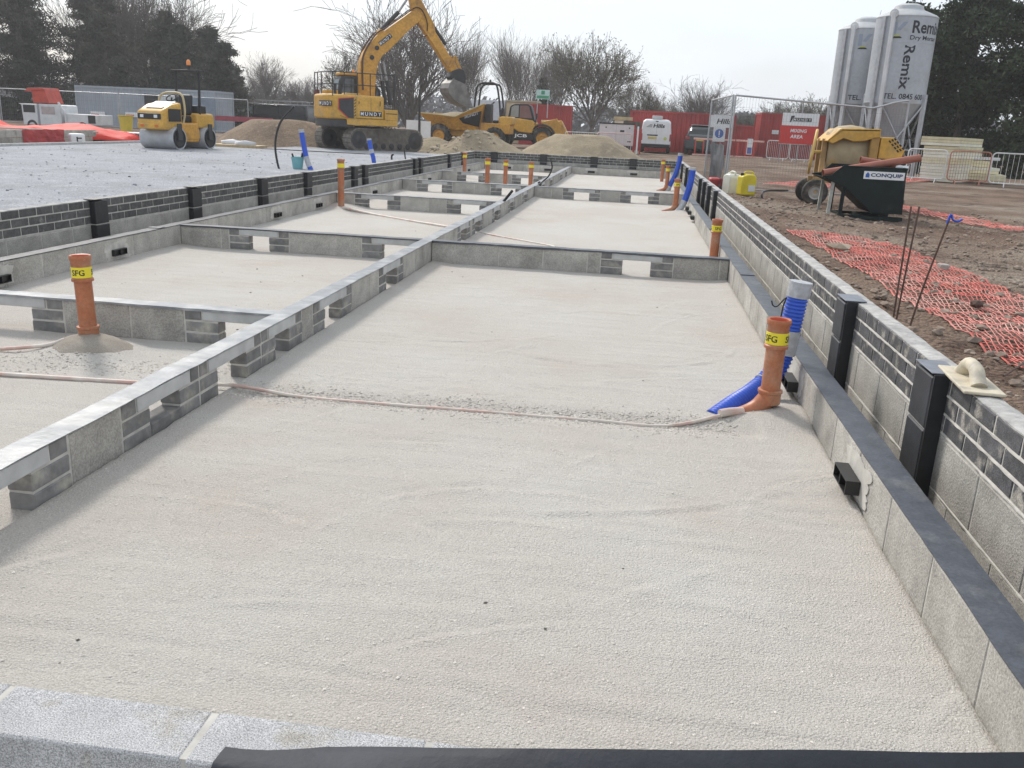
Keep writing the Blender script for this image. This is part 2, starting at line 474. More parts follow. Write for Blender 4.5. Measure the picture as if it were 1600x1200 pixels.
def cav_z(x, y): return -.24
sheet('cavity_floor', [-5.3, -4.7, -2, .95, 1.45], [-2.5, 5, 15, 28, 28.5], cav_z, M_mortar)

def yard_z(x, y): return G + .045 + .012 * fbm(x * .4, y * .4, 9)
sheet('gravel_yard', frange(-17.5, -5.215, .5) + [-5.215], frange(3, 31.5, .5) + [31.5], yard_z, M_gravel,
      keep=lambda x, y: y < 30.5 + .9 * fbm(x * .5, 3) or x > -9)
sheet('stone_apron', frange(-13.5, -5.0, .5) + [-5.0], frange(31.5, 35, .5) + [35], lambda x, y: G + .03 + .012 * fbm(x * .4, y * .4, 9), M_gravel)

# loose stones: too many to count
def scatter(name, label, m, n, area, zf, rmin, rmax, kind='octa', flat=.45):
    mb = MB()
    for i in range(n):
        x, y = area(rnd)
        r = rmin + (rmax - rmin) * rnd.random() ** 3
        if kind == 'octa': mb.octa((x, y, zf(x, y) + r * .15), r, rnd.random() * 6, flat)
        else: mb.ico((x, y, zf(x, y) + r * .15), r, (1, rnd.uniform(.6, 1), rnd.uniform(.4, .8)), rnd.random() * 6)
    o = mb.build(name, m)
    return tag(o, label, 'stones', kind='stuff')

def bay_near(r):
    y = 1.5 + 6.8 * r.random() ** 1.8
    return r.uniform(-2.0, .95), y
scatter('sand_pebbles', 'fine pale pebbles strewn over the raked sand of the near bay', M_pebble, 9000, bay_near, sand_z, .0020, .0065)
def pipe_strip(r):
    x = r.uniform(-2.0, .6)
    w = .10 + .05 * noise.noise((x * 2, 0, 0))
    return x, 4.19 + .03 * (x + 2) + r.gauss(0, w * .75)
scatter('pipe_shingle', 'grey shingle lining the shallow trench beside the pink pipe', M_pebdark, 5200, pipe_strip, sand_z, .003, .011)
def left_strip(r):
    x = r.uniform(-4.0, -2.15)
    return x, 4.40 + r.gauss(0, .12) + .05 * (x + 3)
scatter('left_bay_shingle', 'grey shingle around the pipes of the near left bay', M_pebdark, 1500, left_strip, sand_z, .003, .012)
def dark_bits(r): return r.uniform(-1.9, .92), 1.8 + 11 * r.random() ** 1.4
scatter('mortar_crumbs', 'scattered dark crumbs on the sand of the near bay', M_mud, 34, dark_bits, sand_z, .003, .011)
def bits_left(r): return r.uniform(-4.6, -2.2), r.uniform(5.2, 13.5)
scatter('left_bay_crumbs', 'scattered dark crumbs on the sand of the left bays', M_mud, 40, bits_left, sand_z, .005, .016)
def bank(r): return 1.45 + 5.5 * r.random() ** 1.3, 2.5 + 16 * r.random() ** 1.2
scatter('bank_rubble', 'small stones and clods littering the brown dirt beside the right wall', mat('dirt_stone', (.25, .195, .155), .95, var=.5, scale=9), 5200, bank, ground_z, .006, .05, 'ico')
def yard_a(r): return r.uniform(-17, -5.4), r.uniform(5, 30)
scatter('yard_stones', 'loose dark and pale stones on the grey gravel yard', mat('yard_stone', (.30, .31, .34), .95, var=.6, scale=5), 900, yard_a, yard_z, .01, .035, 'ico')

# ------------------------------------------------------------------ masonry
BOX = {}
def brickmesh(L, T, H, m, var=0):
    key = (round(L, 3), round(T, 3), round(H, 3), m.name, var)
    if key in BOX: return BOX[key]
    mb = MB(); r = random.Random(hash(key[:3]) + var)
    c = .004 if H < .1 else .005
    a, b, d = L / 2, T / 2, H / 2
    vs, idx = [], {}
    for sx in (-1, 1):
        for sy in (-1, 1):
            for sz in (-1, 1):
                j = lambda: r.uniform(-.001, .001)
                for k in range(3):
                    p = [sx * (a - (c if k != 0 else 0)), sy * (b - (c if k != 1 else 0)), sz * (d - (c if k != 2 else 0))]
                    idx[(sx, sy, sz, k)] = len(vs); vs.append((p[0] + j(), p[1] + j(), p[2] + j()))
    I = lambda *k: idx[k]
    fs = []
    for s_ in (-1, 1):
        fs.append([I(s_, -1, -1, 0), I(s_, 1, -1, 0), I(s_, 1, 1, 0), I(s_, -1, 1, 0)])
        fs.append([I(-1, s_, -1, 1), I(1, s_, -1, 1), I(1, s_, 1, 1), I(-1, s_, 1, 1)])
        fs.append([I(-1, -1, s_, 2), I(1, -1, s_, 2), I(1, 1, s_, 2), I(-1, 1, s_, 2)])
        for t_ in (-1, 1):
            fs.append([I(-1, s_, t_, 1), I(1, s_, t_, 1), I(1, s_, t_, 2), I(-1, s_, t_, 2)])
            fs.append([I(s_, -1, t_, 0), I(s_, 1, t_, 0), I(s_, 1, t_, 2), I(s_, -1, t_, 2)])
            fs.append([I(s_, t_, -1, 0), I(s_, t_, 1, 0), I(s_, t_, 1, 1), I(s_, t_, -1, 1)])
            for q in (-1, 1): fs.append([I(s_, t_, q, 0), I(s_, t_, q, 1), I(s_, t_, q, 2)])
    out = []
    for f in fs:
        p = [Vector(vs[i]) for i in f]
        nrm = (p[1] - p[0]).cross(p[2] - p[0])
        c0 = sum(p, Vector()) / len(p)
        out.append(tuple(f) if nrm.dot(c0) > 0 else tuple(reversed(f)))
    mb.add(vs, out)
    BOX[key] = mb.mesh('masonry_unit', m)
    return BOX[key]

def place(name, parent, L, T, H, m, u, v, z, axis, jit=.0015):
    """u along the wall, v across (centre), z centre"""
    me = brickmesh(L, T, H, m, rnd.randrange(3))
    dv = rnd.uniform(-jit, jit)
    loc = (u, v + dv, z) if axis == 'x' else (v + dv, u, z)
    return inst(name, me, parent, loc, (0, 0, (0 if axis == 'x' else math.pi / 2) + rnd.uniform(-.002, .002)))

def wbox(mb, axis, u0, u1, v0, v1, z0, z1):
    if axis == 'x': mb.box(u0, u1, v0, v1, z0, z1)
    else: mb.box(v0, v1, u0, u1, z0, z1)
    return mb

def strip(name, parent, axis, u0, u1, v0, v1, z, m, th=.004, wob=.004, lip=0, step=.06):
    """thin membrane lying on a wall, slightly wavy, optional front lip hanging down"""
    n = max(2, int((u1 - u0) / step)); mb = MB(); secs = []
    for i in range(n + 1):
        u = u0 + (u1 - u0) * i / n
        a = v0 + wob * noise.noise((u * 2.3, v0 * 3, 1)); b = v1 + wob * noise.noise((u * 2.1, v1 * 3, 5))
        zz = z + .0045 + .0035 * noise.noise((u * 3.1, 7, v0)) + .0025 * noise.noise((u * 11, 3, v0))
        sec = [(a, zz), (b, zz + .001), (b, zz + th), (a, zz + th)]
        if lip:
            d = lip * (1 + .5 * noise.noise((u * 1.7, 3, v0)))
            sec = [(a, zz - d), (a + .003, zz - d), (a + .003, zz), (b, zz), (b, zz + th), (a, zz + th)]
        secs.append([((u, p[0], p[1]) if axis == 'x' else (p[0], u, p[1])) for p in sec])
    mb.loft(secs)
    return mb.build(name, m, parent)

def smear(name, parent, axis, u, z, v, du, dz, m, seed, side=1):
    """ragged mortar patch on a wall face"""
    mb = MB(); pts = []; r = random.Random(seed)
    for k in range(46):
        a = 2 * math.pi * k / 46
        q = .85 + .22 * noise.noise((math.cos(a) * 1.6, math.sin(a) * 1.6, seed)) + r.uniform(-.09, .09)
        cu, cz = math.cos(a), math.sin(a)
        pts.append((u + du * q * max(-1, min(1, cu * 1.3)), z + dz * q * max(-1, min(1, cz * 1.3))))
    if axis == 'y': mb.prism(pts, v, v + side * .003, 'x')
    else: mb.prism(pts, v, v + side * .003, 'y')
    return mb.build(name, m, parent)

def outer_wall(name, label, axis, u0, u1, vin, vout, pillars, clean, nmax=300, flip=1, plen=.215, pdep=.062):
    """three courses of brick on two courses of block; vin is the face towards the floor bays"""
    t = thing(name, label, 'wall', (0, 0, 0))
    vc, T = (vin + vout) / 2, abs(vout - vin)
    s = 1 if vout > vin else -1
    core = MB()
    wbox(core, axis, u0, u1, *sorted((vin + s * .0035, vout - s * .0035)), -.24, .517)
    core.build('mortar_bed', M_mortar, t)
    top = MB(); n = int((u1 - u0) / .07); secs = []
    for i in range(n + 1):
        u = u0 + (u1 - u0) * i / n
        a = vin + s * (.006 + .006 * noise.noise((u * 9, 1, vin))); b = vout - s * (.006 + .006 * noise.noise((u * 9, 5, vin)))
        zz = .527 + .004 * noise.noise((u * 12, 8, vin))
        q = [(a, .514), (b, .514), (b, zz - .002), ((a + b) / 2, zz + .002), (a, zz - .002)]
        secs.append([((u, p[0], p[1]) if axis == 'x' else (p[0], u, p[1])) for p in q])
    top.loft(secs); top.build('mortar_skim', M_mortartop, t)
    todo = []
    for c in range(3):
        off = (.1125 if c % 2 else 0) + .03
        u = u0 - off
        while u < u1:
            a, b = max(u, u0), min(u + .215, u1)
            if b - a > .04: todo.append((a, b, .4875 - .075 * c))
            u += .225
    bm_ = M_brickd if clean else M_brick
    todo.sort(key=lambda q: abs(q[0] - (u0 if axis == 'y' else 0)))
    for a, b, z in todo[:nmax]:
        place('brick', t, b - a, T, .065, bm_, (a + b) / 2, vc, z, axis, .0006)
    if todo[nmax:]:
        mb = MB()
        for a, b, z in todo[nmax:]: wbox(mb, axis, a, b, *sorted((vin, vout)), z - .0325, z + .0325)
        tag(mb.build('far_bricks', bm_, t), kind='stuff')
    for c in range(2):
        u = u0 - (.225 if c else 0)
        while u < u1:
            a, b = max(u, u0), min(u + .44, u1)
            if b - a > .04: place('block', t, b - a, T, .215, M_block, (a + b) / 2, vc, .1775 - .225 * c, axis, .0006)
            u += .45
    for jz in (.45, .375, .2975, .065):      # ragged mortar squeezed out of the bed joints
        n = int((u1 - u0) / .022); secs = []
        for i in range(n + 1):
            u = u0 + (u1 - u0) * i / n
            f = noise.noise((u * 5, jz * 9, vin)); g = noise.noise((u * 16, jz * 7, vin + 3))
            up, dn = .004 + .007 * max(0, f + .4 * g), .004 + .012 * max(0, g * .8 - f * .5)
            pr = .0005 + .0035 * max(0, .2 + f + .5 * g)
            if clean: up, dn, pr = .004 + .003 * max(0, f), .004 + .003 * max(0, g), .0006
            q = [(vin + s * .004, jz - dn), (vin + s * .004, jz + up), (vin - s * pr, jz + up * .6), (vin - s * pr, jz - dn * .7)]
            secs.append([((u, p_[0], p_[1]) if axis == 'x' else (p_[0], u, p_[1])) for p_ in q])
        jm = MB(); jm.loft(secs); jm.build('bed_joint', M_mortar, t, smooth=70)
    for pu in pillars:
        for k in range(3):
            w = plen + rnd.uniform(-.008, .008)
            d = pdep + rnd.uniform(-.004, .004)
            place('pillar_block', t, w, d, .214, M_black if clean else M_pillar, pu + rnd.uniform(-.005, .005), vin - s * (d / 2 + .001), .4105 - .2235 * k, axis, 0)
        pm = MB(); wbox(pm, axis, pu - plen / 2 + .010, pu + plen / 2 - .010, *sorted((vin - s * (pdep - .010), vin + s * .001)), -.24, .512)
        pm.build('pillar_mortar', M_mortar, t)
        cap = MB()
        wbox(cap, axis, pu - plen / 2 - .004, pu + plen / 2 + .004, *sorted((vin - s * (pdep + .004), vin + s * .05)), .5315, .5365)
        cap.build('pillar_cap', M_cap if not clean else M_black, t, bevel=.001, seg=1)
    return t

RW = outer_wall('outer_wall', 'long right-hand wall of charcoal bricks over grey blocks with slate pillars', 'y', .4, 28.36, 1.28, 1.3825,
                [3.655, 5.2, 14.6, 15.9, 17.1, 18.3, 22.3, 23.6, 26.2], False, 300)
# thin black slab on the camera side only of each slate pillar
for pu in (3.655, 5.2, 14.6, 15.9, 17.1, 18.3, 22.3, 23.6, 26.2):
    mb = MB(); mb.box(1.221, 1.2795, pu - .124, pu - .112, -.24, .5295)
    mb.build('pillar_near_face', M_black, RW)
LW = outer_wall('outer_wall', 'long left-hand wall of neat charcoal bricks in front of the gravel yard', 'y', 5.8, 28.36, -5.12, -5.2225,
                [7.98, 9.9, 11.84, 13.58, 15.95, 16.6, 20.5, 21.05, 24.35, 26.3], True, 300)
FW = outer_wall('outer_wall', 'far end wall of charcoal bricks below the sand heaps', 'x', -5.117, 1.277, 28.36, 28.4625,
                [-4.5, -2.93, -1.35, -.14], True, 300)

def vent(parent, axis, u, v, side, z=.09, w=.21, h=.058, d=.05):
    """black telescopic air vent mouth sticking out of an inner wall"""
    mb = MB(); t_ = .005
    v0, v1 = sorted((v + side * .001, v + side * d))
    for (a, b, c, e) in ((u - w / 2, u + w / 2, z + h / 2 - t_, z + h / 2), (u - w / 2, u + w / 2, z - h / 2, z - h / 2 + t_),
                         (u - w / 2, u - w / 2 + t_, z - h / 2 + t_, z + h / 2 - t_), (u + w / 2 - t_, u + w / 2, z - h / 2 + t_, z + h / 2 - t_), (u - .003, u + .003, z - h / 2 + t_, z + h / 2 - t_)):
        wbox(mb, axis, a, b, v0, v1, c, e)
    vb = v + side * .004
    wbox(mb, axis, u - w / 2 + t_, u + w / 2 - t_, *sorted((vb, vb + side * .002)), z - h / 2 + t_, z + h / 2 - t_)
    return mb.build('vent', M_blackpl, parent)

def block_run(t, axis, a, b, vc, T, m=None, phase=0., zc=.1075):
    u = a - phase
    while u < b - .02:
        p, q = max(u, a), min(u + .44, b)
        if q - p > .05: place('block', t, q - p, T, .215, m or M_block, (p + q) / 2, vc, zc, axis)
        u += .45

def leaf(name, label, axis, u0, u1, v0, v1, vents, side, dpc=None, dv=.018, phase=.1):
    t = thing(name, label, 'wall')
    core = MB(); wbox(core, axis, u0, u1, v0 + .004, v1 - .004, -.24, .2145)
    core.build('mortar_bed', M_mortar, t)
    block_run(t, axis, u0, u1, (v0 + v1) / 2, v1 - v0, phase=phase)
    strip('dpc_strip', t, axis, u0, u1, v0 - (.002 if side < 0 else dv), v1 + (dv if side < 0 else .002), .215, dpc or M_dpc)
    a = u0 + 1.1
    while a < u1 - 1:      # lapped lengths
        strip('dpc_lap', t, axis, a, a + rnd.uniform(.10, .3), v0 - (.004 if side < 0 else dv + .002), v1 + (dv + .002 if side < 0 else .004), .2215, dpc or M_dpc, wob=.012)
        a += rnd.uniform(2.2, 4.5)
    v = v0 if side < 0 else v1
    for i, u in enumerate(vents):
        smear('mortar_patch', t, axis, u - .02, .12, v + side * .001, .22, .085, M_mortar, i + 3, side)
        vent(t, axis, u, v + side * .006, side, d=.055 if axis == 'y' and side < 0 else .03)
    return t

IR = leaf('inner_wall', 'low block wall with dark membrane strip along the right cavity', 'y', .4, 28.0, .97, 1.07, [3.47, 4.9, 14.6, 15.5, 16.3, 19.6, 21.2], -1)
IL = leaf('inner_wall', 'low block wall with membrane strip along the left cavity', 'y', 4.0, 28.0, -4.84, -4.74, [6.06, 7.67, 11.45, 13.05, 16.0, 19.6, 20.4, 25.3], 1)
FL = leaf('inner_wall', 'low block wall in front of the far end wall', 'x', -4.735, .965, 28.0, 28.1, [-4.0, -2.75, -1.4, -.1], -1)

def sleeper(name, label, axis, u0, u1, v0, v1, openings, dpc=None, lip=.012, phase=.0, smearn=0):
    """honeycomb sleeper wall: blocks, brick cheeks and concrete lintels over the openings; v0 is the face nearer the camera side"""
    t = thing(name, label, 'wall')
    vc, T = (v0 + v1) / 2, v1 - v0
    core = MB()
    edges = [u0]
    for o in openings: edges += [o[0], o[1]]
    edges.append(u1)
    segs = [(edges[i], edges[i + 1]) for i in range(0, len(edges), 2)]
    for k, (a, b) in enumerate(segs):
        if b - a < .03: continue
        ca = a if k == 0 and not (openings and abs(openings[0][0] - u0) < .02) else None
        wbox(core, axis, a + .004, b - .004, v0 + .004, v1 - .004, -.2, .2135)
        la = k > 0 and b - a > .2          # has an opening on its low side
        lb = k < len(segs) - 1 and b - a > .2
        p, q = a, b
        cl = min(.215, (b - a) / (2 if la and lb else 1) - .006)
        for (on, s0) in ((la, a), (lb, b - cl)):
            if not on: continue
            for zz in (.0325, .1075):
                place('brick', t, cl, T, .065, M_engbrick, s0 + cl / 2, vc, zz, axis, .003)
            if cl > .12:
                c2 = cl - .11
                uu = s0 + cl - c2 / 2 if s0 == a else s0 + c2 / 2
                place('brick', t, c2, T, .065, M_engbrick, uu, vc, .1825, axis, .003)
        if la: p = a + cl + .01
        if lb: q = b - cl - .01
        if q - p > .05: block_run(t, axis, p, q, vc, T, phase=phase if not la else 0)
    for o in openings:
        a, b = max(u0, o[0] - .1), min(u1, o[1] + .1)
        wbox(core, axis, o[0] - .01, o[1] + .01, v0 + .006, v1 - .006, -.2, -.012)
        if len(o) > 2:
            wbox(core, axis, o[0] - .01, o[1] + .01, v0 + .004, v1 - .004, -.012, .0)
            place('brick', t, o[1] - o[0] - .004, T, .065, M_engbrick, (o[0] + o[1]) / 2, vc, .0325, axis, .002)
        mb = MB(); wbox(mb, axis, a, b, v0 - .003, v1 + .003, .1505, .2155)
        mb.build('lintel', M_lintel, t, bevel=.003, seg=1)
    if len(core.f): core.build('mortar_bed', M_mortar, t)
    strip('dpc_strip', t, axis, u0, u1, v0 - .010, v1 + .010, .2155, dpc or M_dpcsheen, lip=lip, wob=.008)
    return t

SP = sleeper('sleeper_wall', 'long middle wall with openings and pale membrane dividing left and right bays', 'y', .4, 27.99, -2.12, -2.02,
             [(2.0, 2.63), (3.42, 3.68, 1), (4.07, 4.41), (4.81, 5.02), (5.66, 6.02), (7.19, 7.52), (10.45, 10.8), (11.4, 11.75), (13.0, 13.35), (14.6, 14.95), (16.4, 16.75), (19.6, 19.95), (21.4, 21.75), (24.2, 24.55), (25.9, 26.2)], lip=0)
sleeper('sleeper_wall', 'cross wall with one opening closing the near right bay', 'x', -2.015, .965, 8.86, 8.96, [(-.07, .21)], M_dpc, .014, .2)
sleeper('sleeper_wall', 'cross wall behind the big empty left bay, two openings', 'x', -4.735, -2.125, 8.86, 8.96, [(-3.98, -3.76), (-2.54, -2.26)], M_dpc, .010)
sleeper('sleeper_wall', 'cross wall behind the nearest left orange pipe', 'x', -4.735, -2.125, 5.03, 5.13, [(-4.35, -3.73), (-2.48, -2.17)], M_dpcsheen, .010)
sleeper('sleeper_wall', 'third left cross wall, behind the long white pipe on the sand', 'x', -4.735, -2.125, 13.9, 14.0, [(-4.22, -3.9), (-2.72, -2.41)], M_dpcsheen, .008)
sleeper('sleeper_wall', 'fourth left cross wall, beside the pair of orange pipes', 'x', -4.735, -2.125, 18.0, 18.1, [(-4.22, -3.91), (-2.69, -2.4)], M_dpcsheen, .008)
sleeper('sleeper_wall', 'last left cross wall, next to the far end wall', 'x', -4.735, -2.125, 21.8, 21.9, [(-4.15, -3.83), (-2.79, -2.48)], M_dpcsheen, .008)
sleeper('sleeper_wall', 'right cross wall with two openings beyond the blue ducts', 'x', -2.015, .965, 18.0, 18.1, [(-1.22, -.91), (-.08, .26)], M_dpcsheen, .010, .1)

# the block wall right in front of the camera
FG = thing('block_wall', 'bare speckled block wall along the bottom edge of the view', 'wall')
mb = MB(); mb.box(-2.015, .965, 1.316, 1.454, -.24, .213); mb.build('mortar_bed', M_mortar, FG)
u = -1.66
for i in range(-1, 7):
    a, b = max(-2.012, u + i * .45), min(.962, u + i * .45 + .44)
    if b - a > .05:
        place('block', FG, b - a, .146, .215, M_blockfg, (a + b) / 2, 1.385, .1085, 'x')
smear('mortar_patch', FG, 'x', 0, 0, 0, .01, .01, M_mortar, 1).location = (0, 1.39, -.1)
# added dark sheet in place of a blurred obstruction, its free edge standing up
secs = []
for i in range(42):
    u = -.70 + i * .0405
    k = smooth01((u + .70) / .22)
    zt = .206 + .008 * k + .147 * max(0, u + .5) * k + .004 * noise.noise((u * 4, 2, 0))
    yb = 1.40 + .004 * noise.noise((u * 3, 9, 0))
    prof = [(1.29, .10), (1.297, .215), (1.31, .222), (1.34, .226 + .4 * (zt - .222)), (1.375, .226 + .8 * (zt - .222)), (yb, zt + .002), (yb + .006, zt - .004), (1.382, .222 + .75 * (zt - .222)), (1.345, .222 + .35 * (zt - .222)), (1.312, .218), (1.302, .21), (1.296, .10)]
    secs.append([(u, p[0], p[1]) for p in prof])
mb = MB(); mb.loft(secs)
tag(mb.build('obstruction_sheet', mat('matt_obstruction', (.03, .033, .042), .7, var=.2, bump=.003, bscale=30), None, smooth=60), 'made-up dark sheet standing in for a blurred obstruction at the bottom edge of the view', 'obstruction')

# ------------------------------------------------------------------ lettering
def text_geo(body, bold=.0):
    cu = bpy.data.curves.new('t', 'FONT'); cu.body = body; cu.size = 1; cu.offset = bold; cu.resolution_u = 3; cu.fill_mode = 'FRONT'
    ob = bpy.data.objects.new('t', cu)
    COL.objects.link(ob)
    dg = bpy.context.evaluated_depsgraph_get()
    me = bpy.data.meshes.new_from_object(ob.evaluated_get(dg))
    vs = [v.co.copy() for v in me.vertices]; fs = [tuple(p.vertices) for p in me.polygons]
    bpy.data.objects.remove(ob); bpy.data.curves.remove(cu); bpy.data.meshes.remove(me)
    return vs, fs

def lettering(parent, body, o, xd, ud, w, h, m, bold=.0, name='lettering', shear=0., curve=None):
    """flat lettering fitted to width w and height h, lower left corner at o, running along xd with up ud; curve(p)->3D overrides the plane"""
    vs, fs = text_geo(body, bold)
    x0, x1 = min(v.x for v in vs), max(v.x for v in vs); y0, y1 = min(v.y for v in vs), max(v.y for v in vs)
    if not curve: O, X, U = Vector(o), Vector(xd), Vector(ud)
    mb = MB(); out = []
    for v in vs:
        b = (v.y - y0) / (y1 - y0) * h; a = (v.x - x0) / (x1 - x0) * w + shear * b
        out.append(curve(a, b) if curve else O + X * a + U * b)
    mb.add(out, fs)
    return mb.build(name, m, parent)

# ------------------------------------------------------------------ drainage pipes and ducts
def soil_pipe(x, y, zt, label, bend=None, text='SFG', tang=0., lean=(0, 0), low=.0, n=24, lowcollar=True):
    t = thing('drain_pipe', label, 'pipe', (x, y, 0), 0, 'orange drain pipes')
    r = .049
    z0 = -.05
    mb = MB()
    if bend:
        bx, by = bend
        d = math.hypot(bx, by); ux, uy = bx / d, by / d
        pts = [(ux * .24, uy * .24, -.015), (ux * .17, uy * .17, .0), (ux * .10, uy * .10, .022), (ux * .05, uy * .05, .05), (ux * .015, uy * .015, .09), (0, 0, .13)]
        mb.tube(spline(pts, 4), [r * (.62 + .38 * min(1, i / 14)) for i in range(21)], n)
        mb.cyl((0, 0, .125), (0, 0, zt - .15), r, n)
    else:
        mb.cyl((0, 0, z0), (0, 0, zt - .15), r, n)
    mb.build('pipe', M_orange, t, smooth=50)
    if lowcollar:
        mb = MB(); zc = .125 + low
        mb.lathe([(r + .002, zc - .06), (r + .008, zc - .055), (r + .008, zc), (r + .014, zc + .004), (r + .014, zc + .016), (r + .001, zc + .02)], n)
        mb.build('coupling', M_orange, t, smooth=40)
    zb = zt - .15
    mb = MB()
    mb.lathe([(r, zb - .004), (r + .012, zb), (r + .012, zb + .014), (r + .006, zb + .02), (r + .006, zt - .035), (r + .011, zt - .028), (r + .013, zt - .006), (r + .009, zt), (r + .001, zt - .002), (r - .004, zt - .02), (r - .004, zt - .12)], n)
    mb.build('socket', M_orange, t, smooth=40)
    mb = MB(); mb.lathe([(r + .002, zt - .002), (r - .002, zt - .004), (r - .006, zt - .022), (r - .006, zt - .11), (.001, zt - .115)], n)
    mb.build('seal', M_orangein, t, smooth=40)
    mb = MB(); mb.lathe([(r + .0065, zb + .022), (r + .0075, zb + .023), (r + .0075, zb + .083), (r + .0065, zb + .084)], n)
    band = mb.build('yellow_band', M_yellowtape, t, smooth=40)
    if text:
        rr = r + .0083
        for k in range(3):
            a0 = tang + k * 2 * math.pi / 3
            lettering(band, text, None, None, None, .075, .034, M_ink, .02, curve=lambda a, b, a0=a0: Vector((rr * math.cos(a0 + a / rr), rr * math.sin(a0 + a / rr), zb + .036 + b)))
    t.rotation_euler = (lean[0], lean[1], 0)
    return t

soil_pipe(-3.14, 4.72, .56, 'orange drain pipe rising from a sand mound in the near left bay', None, tang=-2.05, lean=(0, -.025), low=.0)
soil_pipe(.775, 4.53, .515, 'orange drain pipe in front of the blue duct in the near right bay', (-1, -.25), tang=-3.02)
soil_pipe(.915, 10.0, .50, 'orange drain pipe just behind the first right cross wall', None, tang=-2.0, lowcollar=False)
soil_pipe(.74, 16.6, .58, 'orange drain pipe beside the middle blue duct in the right bay', (-1, -.2), tang=-2.0, n=16)
soil_pipe(.74, 22.3, .60, 'farthest orange drain pipe on the right, beside the last blue duct', (-1, -.2), text=None, n=16)
soil_pipe(-3.08, 18.6, .70, 'left one of the two orange drain pipes standing close together', (-1, -.3), text=None, n=16)
soil_pipe(-3.02, 20.8, .60, 'right one of the two orange drain pipes standing close together', None, text=None, n=16, lowcollar=False)
soil_pipe(-2.32, 19.9, .62, 'orange drain pipe against the middle wall near the bent black cable', None, text=None, n=16, lowcollar=False)
soil_pipe(-4.56, 13.6, .76, 'orange drain pipe in the left corner behind the white pipe', None, text=None, n=16, lowcollar=False)
soil_pipe(-4.45, 23.2, .64, 'orange drain pipe near the far left corner of the building', None, text=None, n=16, lowcollar=False)
soil_pipe(.72, 26.4, .62, 'orange drain pipe near the far right corner of the building', None, text=None, n=16, lowcollar=False)

mb = MB(); n = 26; vs = []
for j in range(n + 1):
    for i in range(n + 1):
        u, v = i / n * 2 - 1, j / n * 2 - 1
        d = math.hypot(u, v) * (1 + .22 * fbm(u * 1.4, v * 1.4, 31))
        x, y = -3.10 + u * .30, 4.66 + v * .26
        vs.append((x, y, sand_z(x, y) - .02 + .040 * smooth01((1.05 - d) / .6) + .006 * fbm(u * 6, v * 6, 3)))
mb.add(vs, [(j * (n + 1) + i, j * (n + 1) + i + 1, (j + 1) * (n + 1) + i + 1, (j + 1) * (n + 1) + i) for j in range(n) for i in range(n)])
o = mb.build('sand_mound', surface_mat('damp_sand', [(.29, .255, .215), (.34, .305, .26)], [(9, .4, .65)], .006, 90, fine=.2, fscale=180), None)
o.data.shade_smooth(); tag(o, 'small damp grey sand mound packed round the left orange pipe', 'mound')

def duct(label, pts, r=.055, tapes=(), ribs=True, k=10):
    t = thing('blue_duct', label, 'duct', pts[0], 0, 'blue ducts')
    P = [p - Vector(pts[0]) for p in spline(pts, k)]
    L = [0]
    for i in range(1, len(P)): L.append(L[-1] + (P[i] - P[i - 1]).length)
    def at(s):
        for i in range(1, len(P)):
            if L[i] >= s: return P[i - 1].lerp(P[i], (s - L[i - 1]) / max(1e-6, L[i] - L[i - 1]))
        return P[-1]
    mb = MB()
    if ribs:
        n = int(L[-1] / .005); q, rs = [], []
        for i in range(n + 1):
            q.append(at(L[-1] * i / n)); rs.append(r * (1 if (i % 4) in (0, 1) else .89))
        mb.tube(q, rs, 18)
    else: mb.tube(P, r, 14)
    mb.build('pipe', M_blue, t, smooth=60)
    for (a, b) in tapes:
        n = 10; q = [at(L[-1] * (a + (b - a) * i / n)) for i in range(n + 1)]
        if b >= 1: q[-1] = q[-1] + (q[-1] - q[-2]).normalized() * .006
        mb = MB(); mb.tube(q, [r * (1.05 + .03 * noise.noise((i * .9, a * 9, 0))) for i in range(n + 1)], 18)
        mb.build('tape', M_tape, t, smooth=60)
    return t

duct('ribbed blue duct with taped end rising behind the near orange pipe', [(.50, 4.50, -.04), (.60, 4.60, .01), (.71, 4.73, .05), (.80, 4.82, .11), (.865, 4.85, .22), (.89, 4.85, .40), (.915, 4.85, .655)], .058, [(.42, .43), (.62, .75), (.925, 1.0)])
duct('smooth looking blue duct curving up in the middle of the right bay', [(.78, 16.5, -.02), (.84, 16.55, .08), (.91, 16.6, .25), (.965, 16.6, .5), (.99, 16.6, .79)], .056, [(0, .3), (.95, 1)], False)
duct('blue duct curving up towards the far right corner', [(.77, 22.3, -.02), (.82, 22.3, .15), (.93, 22.3, .42), (.985, 22.3, .7), (1.0, 22.3, .9)], .058, [(0, .15), (.94, 1)], False)
duct('blue duct beside the teal bucket on the gravel yard', [(-7.50, 20.3, .08), (-7.55, 20.3, .2), (-7.63, 20.3, .42), (-7.70, 20.3, .75), (-7.745, 20.3, 1.06)], .06, [(.16, .4), (.93, 1)], False)
duct('short blue duct standing before the excavator tracks', [(-7.40, 25, .1), (-7.43, 25, .3), (-7.5, 25, .55), (-7.555, 25, .82)], .062, [(.45, .6), (.94, 1)], False)

